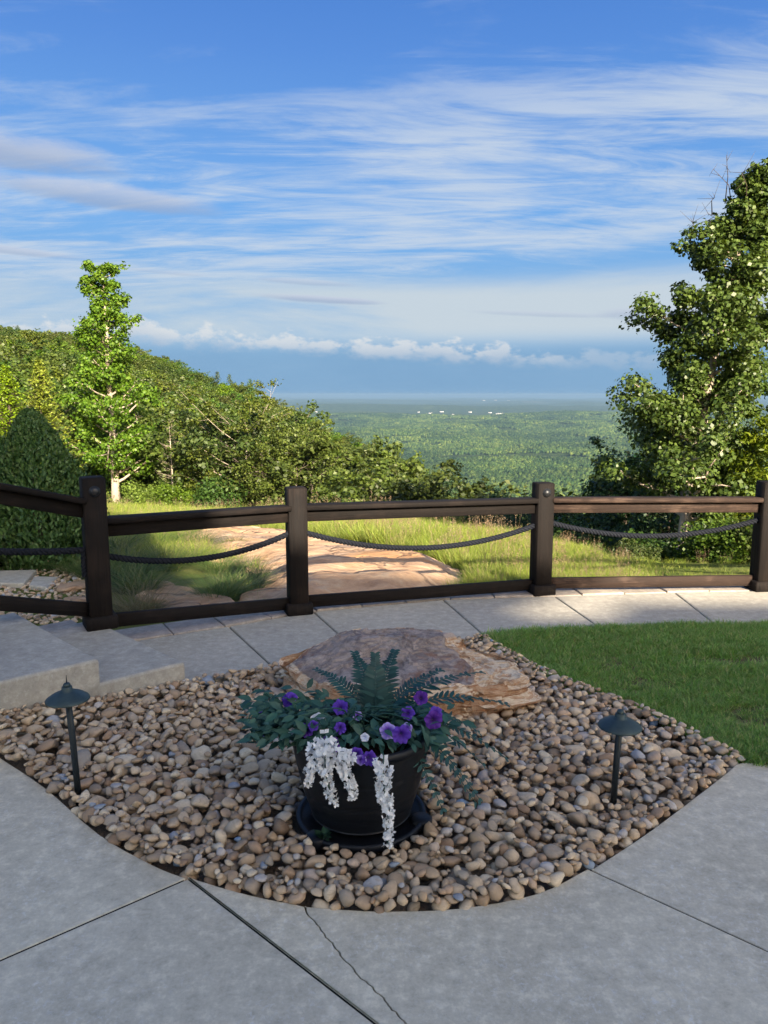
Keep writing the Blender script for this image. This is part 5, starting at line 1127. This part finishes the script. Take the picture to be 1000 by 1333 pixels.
for q, (px, py, s_, fl) in enumerate([(212, 780, .22, .3), (232, 775, .24, .25), (228, 795, .26, .3), (205, 765, .16, .4), (262, 790, .30, .2), (288, 730, .22, .35), (255, 700, .25, .5), (310, 735, .2, .4), (98, 765, .20, .3), (345, 745, .25, .35), (352, 780, .28, .3), (100, 783, .12, .35)]):
    p = ground_hit(px, py)
    if rk is None:
        v, f = ico(4); v = v * (1 + .28 * fbm(v * 1.3 + 5, 4, 7)[:, None]); v[:, 2] = np.clip(v[:, 2], -.8, .45 + .2 * fbm(v * 3, 3, 9)); rk = obj('rock', mesh_np('rock', v, f, True), M['outcrop']); o = rk; tag(o, 'flat weathered rock half buried among the grass clumps', 'rock', GR)
    else: o = copy_tree(rk)
    o.location = (p[0], p[1], tz(p[0], p[1]) + .01); o.scale = (s_, s_ * .8, s_ * fl); o.rotation_euler = (.1 * math.sin(q), .1 * math.cos(q * 2), q * 2.2)

# -- gravel and stepping stones beyond the corner of the fence
rng = np.random.RandomState(15); GPx = [(-60, 712), (60, 716), (95, 735), (115, 760), (150, 800), (120, 815), (-60, 815)]; GP = np.array([ground_hit(*p)[:2] for p in GPx])
P = rng.uniform(GP.min(0), GP.max(0), (9000, 2)); P = P[inpoly(P[:, 0], P[:, 1], GP)]; n = len(P)
ps = [src('pebble', mesh_np('pebble', shapes[k], sf, True), M['stone']) for k in range(5)]; sc = rng.uniform(.014, .03, (n, 1)) * np.column_stack([np.ones(n), rng.uniform(.6, .9, n), rng.uniform(.4, .65, n)])
o = scatter('gravel', np.column_stack([P, terrain(P[:, 0], P[:, 1]) + rng.uniform(0, .02, n)]), np.column_stack([rng.normal(0, .3, (n, 2)), rng.uniform(0, 6.28, n)]), sc, ps, rng.randint(0, 5, n)); tag(o, 'tan gravel beyond the corner of the fence', 'gravel', kind='stuff')
for q, (pp, lb) in enumerate((([(-20, 750), (48, 750), (32, 766), (-20, 766)], 'larger grey stepping stone slab in the gravel'), ([(45, 758), (76, 757), (62, 770), (38, 768)], 'smaller grey stepping stone tucked beside the larger slab'))):
    w_ = np.array([ground_hit(*p)[:2] for p in pp]); c0 = w_.mean(0); z_ = tz(*c0); o = slab('stepping_stone', w_ - c0, .055 - .012 * q, .09, M['concrete_walk'], None, 0, .012); o.location = (c0[0], c0[1], z_ ); tag(o, lb, 'stepping stone')

# -- meadow grass
rng = np.random.RandomState(31); n0 = 30000
uu_ = rng.uniform(60, 1040, n0); q_ = rng.uniform(0, 1, n0); f0 = np.interp(uu_, _fu, _fd) + .18; b0 = np.interp(uu_, _bu, _bd) + 1.5; yy = f0 + (b0 - f0) * q_ ** 1.25
xx = (uu_ - 500) / 1000 * (yy * cp + 1.9 * sp); zz = terrain(xx, yy); sd_ = np.where(inpoly(xx, yy, OCC), 1, -1) * segdist(xx, yy, OCC)
keep = (sd_ < -.06 + .16 * fbm(np.stack([xx * 3, yy * 3, 0 * xx], -1), 3, 2)) & ~((uu_ < 330) & (yy < 9.0)) & (rng.rand(n0) > .93 * ss(uu_, 800, 870)); xx, yy, zz, uu_ = xx[keep], yy[keep], zz[keep], uu_[keep]; n = len(xx)
def tall_tuft(seed, seeds):
    v, f = blades(22, .16, .34, .009, .8, seed, 3, .4); mb = MB(); mb.add(v, f); me = mesh_np('meadow_tuft', v, f); return me
tu = [src('meadow_tuft', tall_tuft(300 + q, 0), M['grass_field']) for q in range(5)]
def seed_tuft(seed):
    r = np.random.RandomState(seed); mb = MB()
    for q in range(9):
        b = np.array([r.normal(0, .12), r.normal(0, .12), 0]); h = r.uniform(.32, .55); e = b + np.array([r.normal(0, .06), r.normal(0, .06), h]); mb.add(*tube([b, (b + e) / 2 + r.normal(0, .01, 3), e], [.0022, .0018, .0012], 3, False))
        pp = e + r.normal(0, 1, (9, 3)) * np.array([.016, .016, .045]); mb.add(*leafcards(pp, r.normal(size=(9, 3)), .022, .5, r))
    return mb.mesh('seed_tuft')
tu += [src('seed_tuft', seed_tuft(320 + q), M['seed']) for q in range(3)]
sc = (1.0 + .45 * fbm(np.stack([xx * .6, yy * .6, 0 * xx], -1), 3, 12) + rng.normal(0, .15, n)).clip(.4, 1.8); sc = sc * np.where(uu_ < 340, .7, 1.0) * np.interp(yy, [6, 9, 30], [.55, .80, 1.1]) * np.interp(uu_, [480, 620, 800, 900], [1.0, .72, .5, .42])
idx = np.where(rng.rand(n) < .03, rng.randint(5, 8, n), rng.randint(0, 5, n))
o = scatter('meadow_grass', np.column_stack([xx, yy, zz - .02]), np.column_stack([rng.normal(0, .1, (n, 2)), rng.uniform(0, 6.28, n)]), np.repeat(sc[:, None], 3, 1), tu, idx); tag(o, 'tall sunlit meadow grass with seed heads beyond the fence', 'grass', kind='stuff')

# ================================================================== VALLEY
rng = np.random.RandomState(41); v1, f1_ = ico(1); cps = []
m, t = newmat('valley_forest_canopy'); r_i = t.n('ShaderNodeNewGeometry').outputs['Random Per Island']; oi = t.n('ShaderNodeObjectInfo').outputs['Random']
c = t.ramp(r_i, [(0, (.014, .030, .010)), (.5, (.034, .062, .018)), (.85, (.062, .092, .026)), (1, (.085, .115, .034))]); c = t.mix(1.0, c, t.ramp(oi, [(0, (.65, .78, .85)), (1, (1.2, 1.12, 1.0))]), 'MULTIPLY'); c = t.mix(1.0, c, t.mix(t.sstep(t.noise(t.mapv(pos(t), (1, .6, 1)), .0022, 5, .6), .35, .65), (.55, .62, .7), (1.5, 1.4, 1.15)), 'MULTIPLY')
finish(t, princ(t, c, .9, bump(t, t.noise(pos(t), .25, 3), 1.0, 4.0), .1)); M['canopy'] = m
for k in range(4):
    mb = MB(); r = np.random.RandomState(400 + k)
    for q in range(95):
        s_ = r.uniform(4.5, 9.0); hgt = r.uniform(.8, 1.5); pk = r.rand() < .2
        v = v1 * (1 + .35 * fbm(v1 * 1.7 + q * 3.1, 2, q)[:, None]) * np.array([s_, s_, s_ * hgt * (1.5 if pk else 1)]); mb.add(v + np.array([r.uniform(-65, 65), r.uniform(-65, 65), r.uniform(1, 7)]), f1_)
    cps.append(src('canopy_patch', mb.mesh('canopy_patch', True), m))
yy = np.sqrt(rng.uniform(700 ** 2, 9500 ** 2, 9000)); ta = rng.uniform(-.42, .62, 9000); xx = yy * ta; n = len(xx); dens = fbm(np.stack([xx / 700, yy / 500, 0 * xx], -1), 3, 19); keep = dens > -.30; xx, yy = xx[keep], yy[keep]; n = len(xx)
scs = np.interp(yy, [700, 4000, 9500], [.9, 1.0, 1.15])[:, None] * np.array([1, 1, 1.0]) * rng.uniform(.8, 1.2, (n, 1))
o = scatter('valley_forest', np.column_stack([xx, yy, terrain(xx, yy)]), np.column_stack([np.zeros((n, 2)), rng.uniform(0, 6.28, n)]), scs, cps, rng.randint(0, 4, n)); tag(o, 'vast green forest covering the valley floor', 'forest', kind='stuff')
# far town buildings
rng = np.random.RandomState(6); GT = 'white town buildings far across the valley'
for (u_, py, w_, h_) in [(650, 539, 180, 20), (638, 537.5, 90, 18), (612, 537, 90, 24), (575, 536.5, 110, 24), (560, 538.5, 80, 22), (545, 537, 60, 22), (522, 539, 70, 20), (666, 541, 80, 20), (690, 538, 60, 20), (730, 540, 50, 18), (590, 541.5, 50, 18), (412, 538.5, 60, 22), (630, 521.5, 160, 22), (645, 521.2, 120, 25), (662, 521.6, 130, 22), (800, 522.5, 200, 22), (822, 522.8, 240, 24), (840, 522.4, 160, 22), (470, 537, 40, 20)]:
    v_ = (py - 513) / 1000.0; y = min(300 / v_, 28000); x = (u_ - 500) / 1000 * (y * cp + 300 * sp); z = tz(x, y); r = empty('town_building', (x, y, max(z, zpy(py, y)) - 2)); tag(r, 'white flat roofed building far across the valley', 'building', GT)
    w_ *= .6; h_ *= .6; W2 = w_ / 2; D2 = w_ * .3
    MB().add(*boxv(-W2, W2, -D2, D2, 0, h_)).build('wall', M['far_white'], r); MB().add(*boxv(-W2 - 1, W2 + 1, -D2 - 1, D2 + 1, h_, h_ + 1.5)).build('roof', M['white_trim'], r)

# ================================================================== HAZE
zmin = float(V[:, 2].min()) if False else -420.0
hb = MB().add(*boxv(-62000, 62000, -62000, 62000, zmin, 26.0)).build('haze', None)
m, t = newmat('valley_haze'); pvn = t.n('ShaderNodeVolumePrincipled'); pvn.inputs['Color'].default_value = (.15, .255, .40, 1); pvn.inputs['Density'].default_value = 5.0e-5; pvn.inputs['Anisotropy'].default_value = .0
t.n('ShaderNodeOutputMaterial', Volume=pvn); hb.data.materials.append(m); tag(hb, 'blue evening haze over the valley', 'haze', kind='stuff')
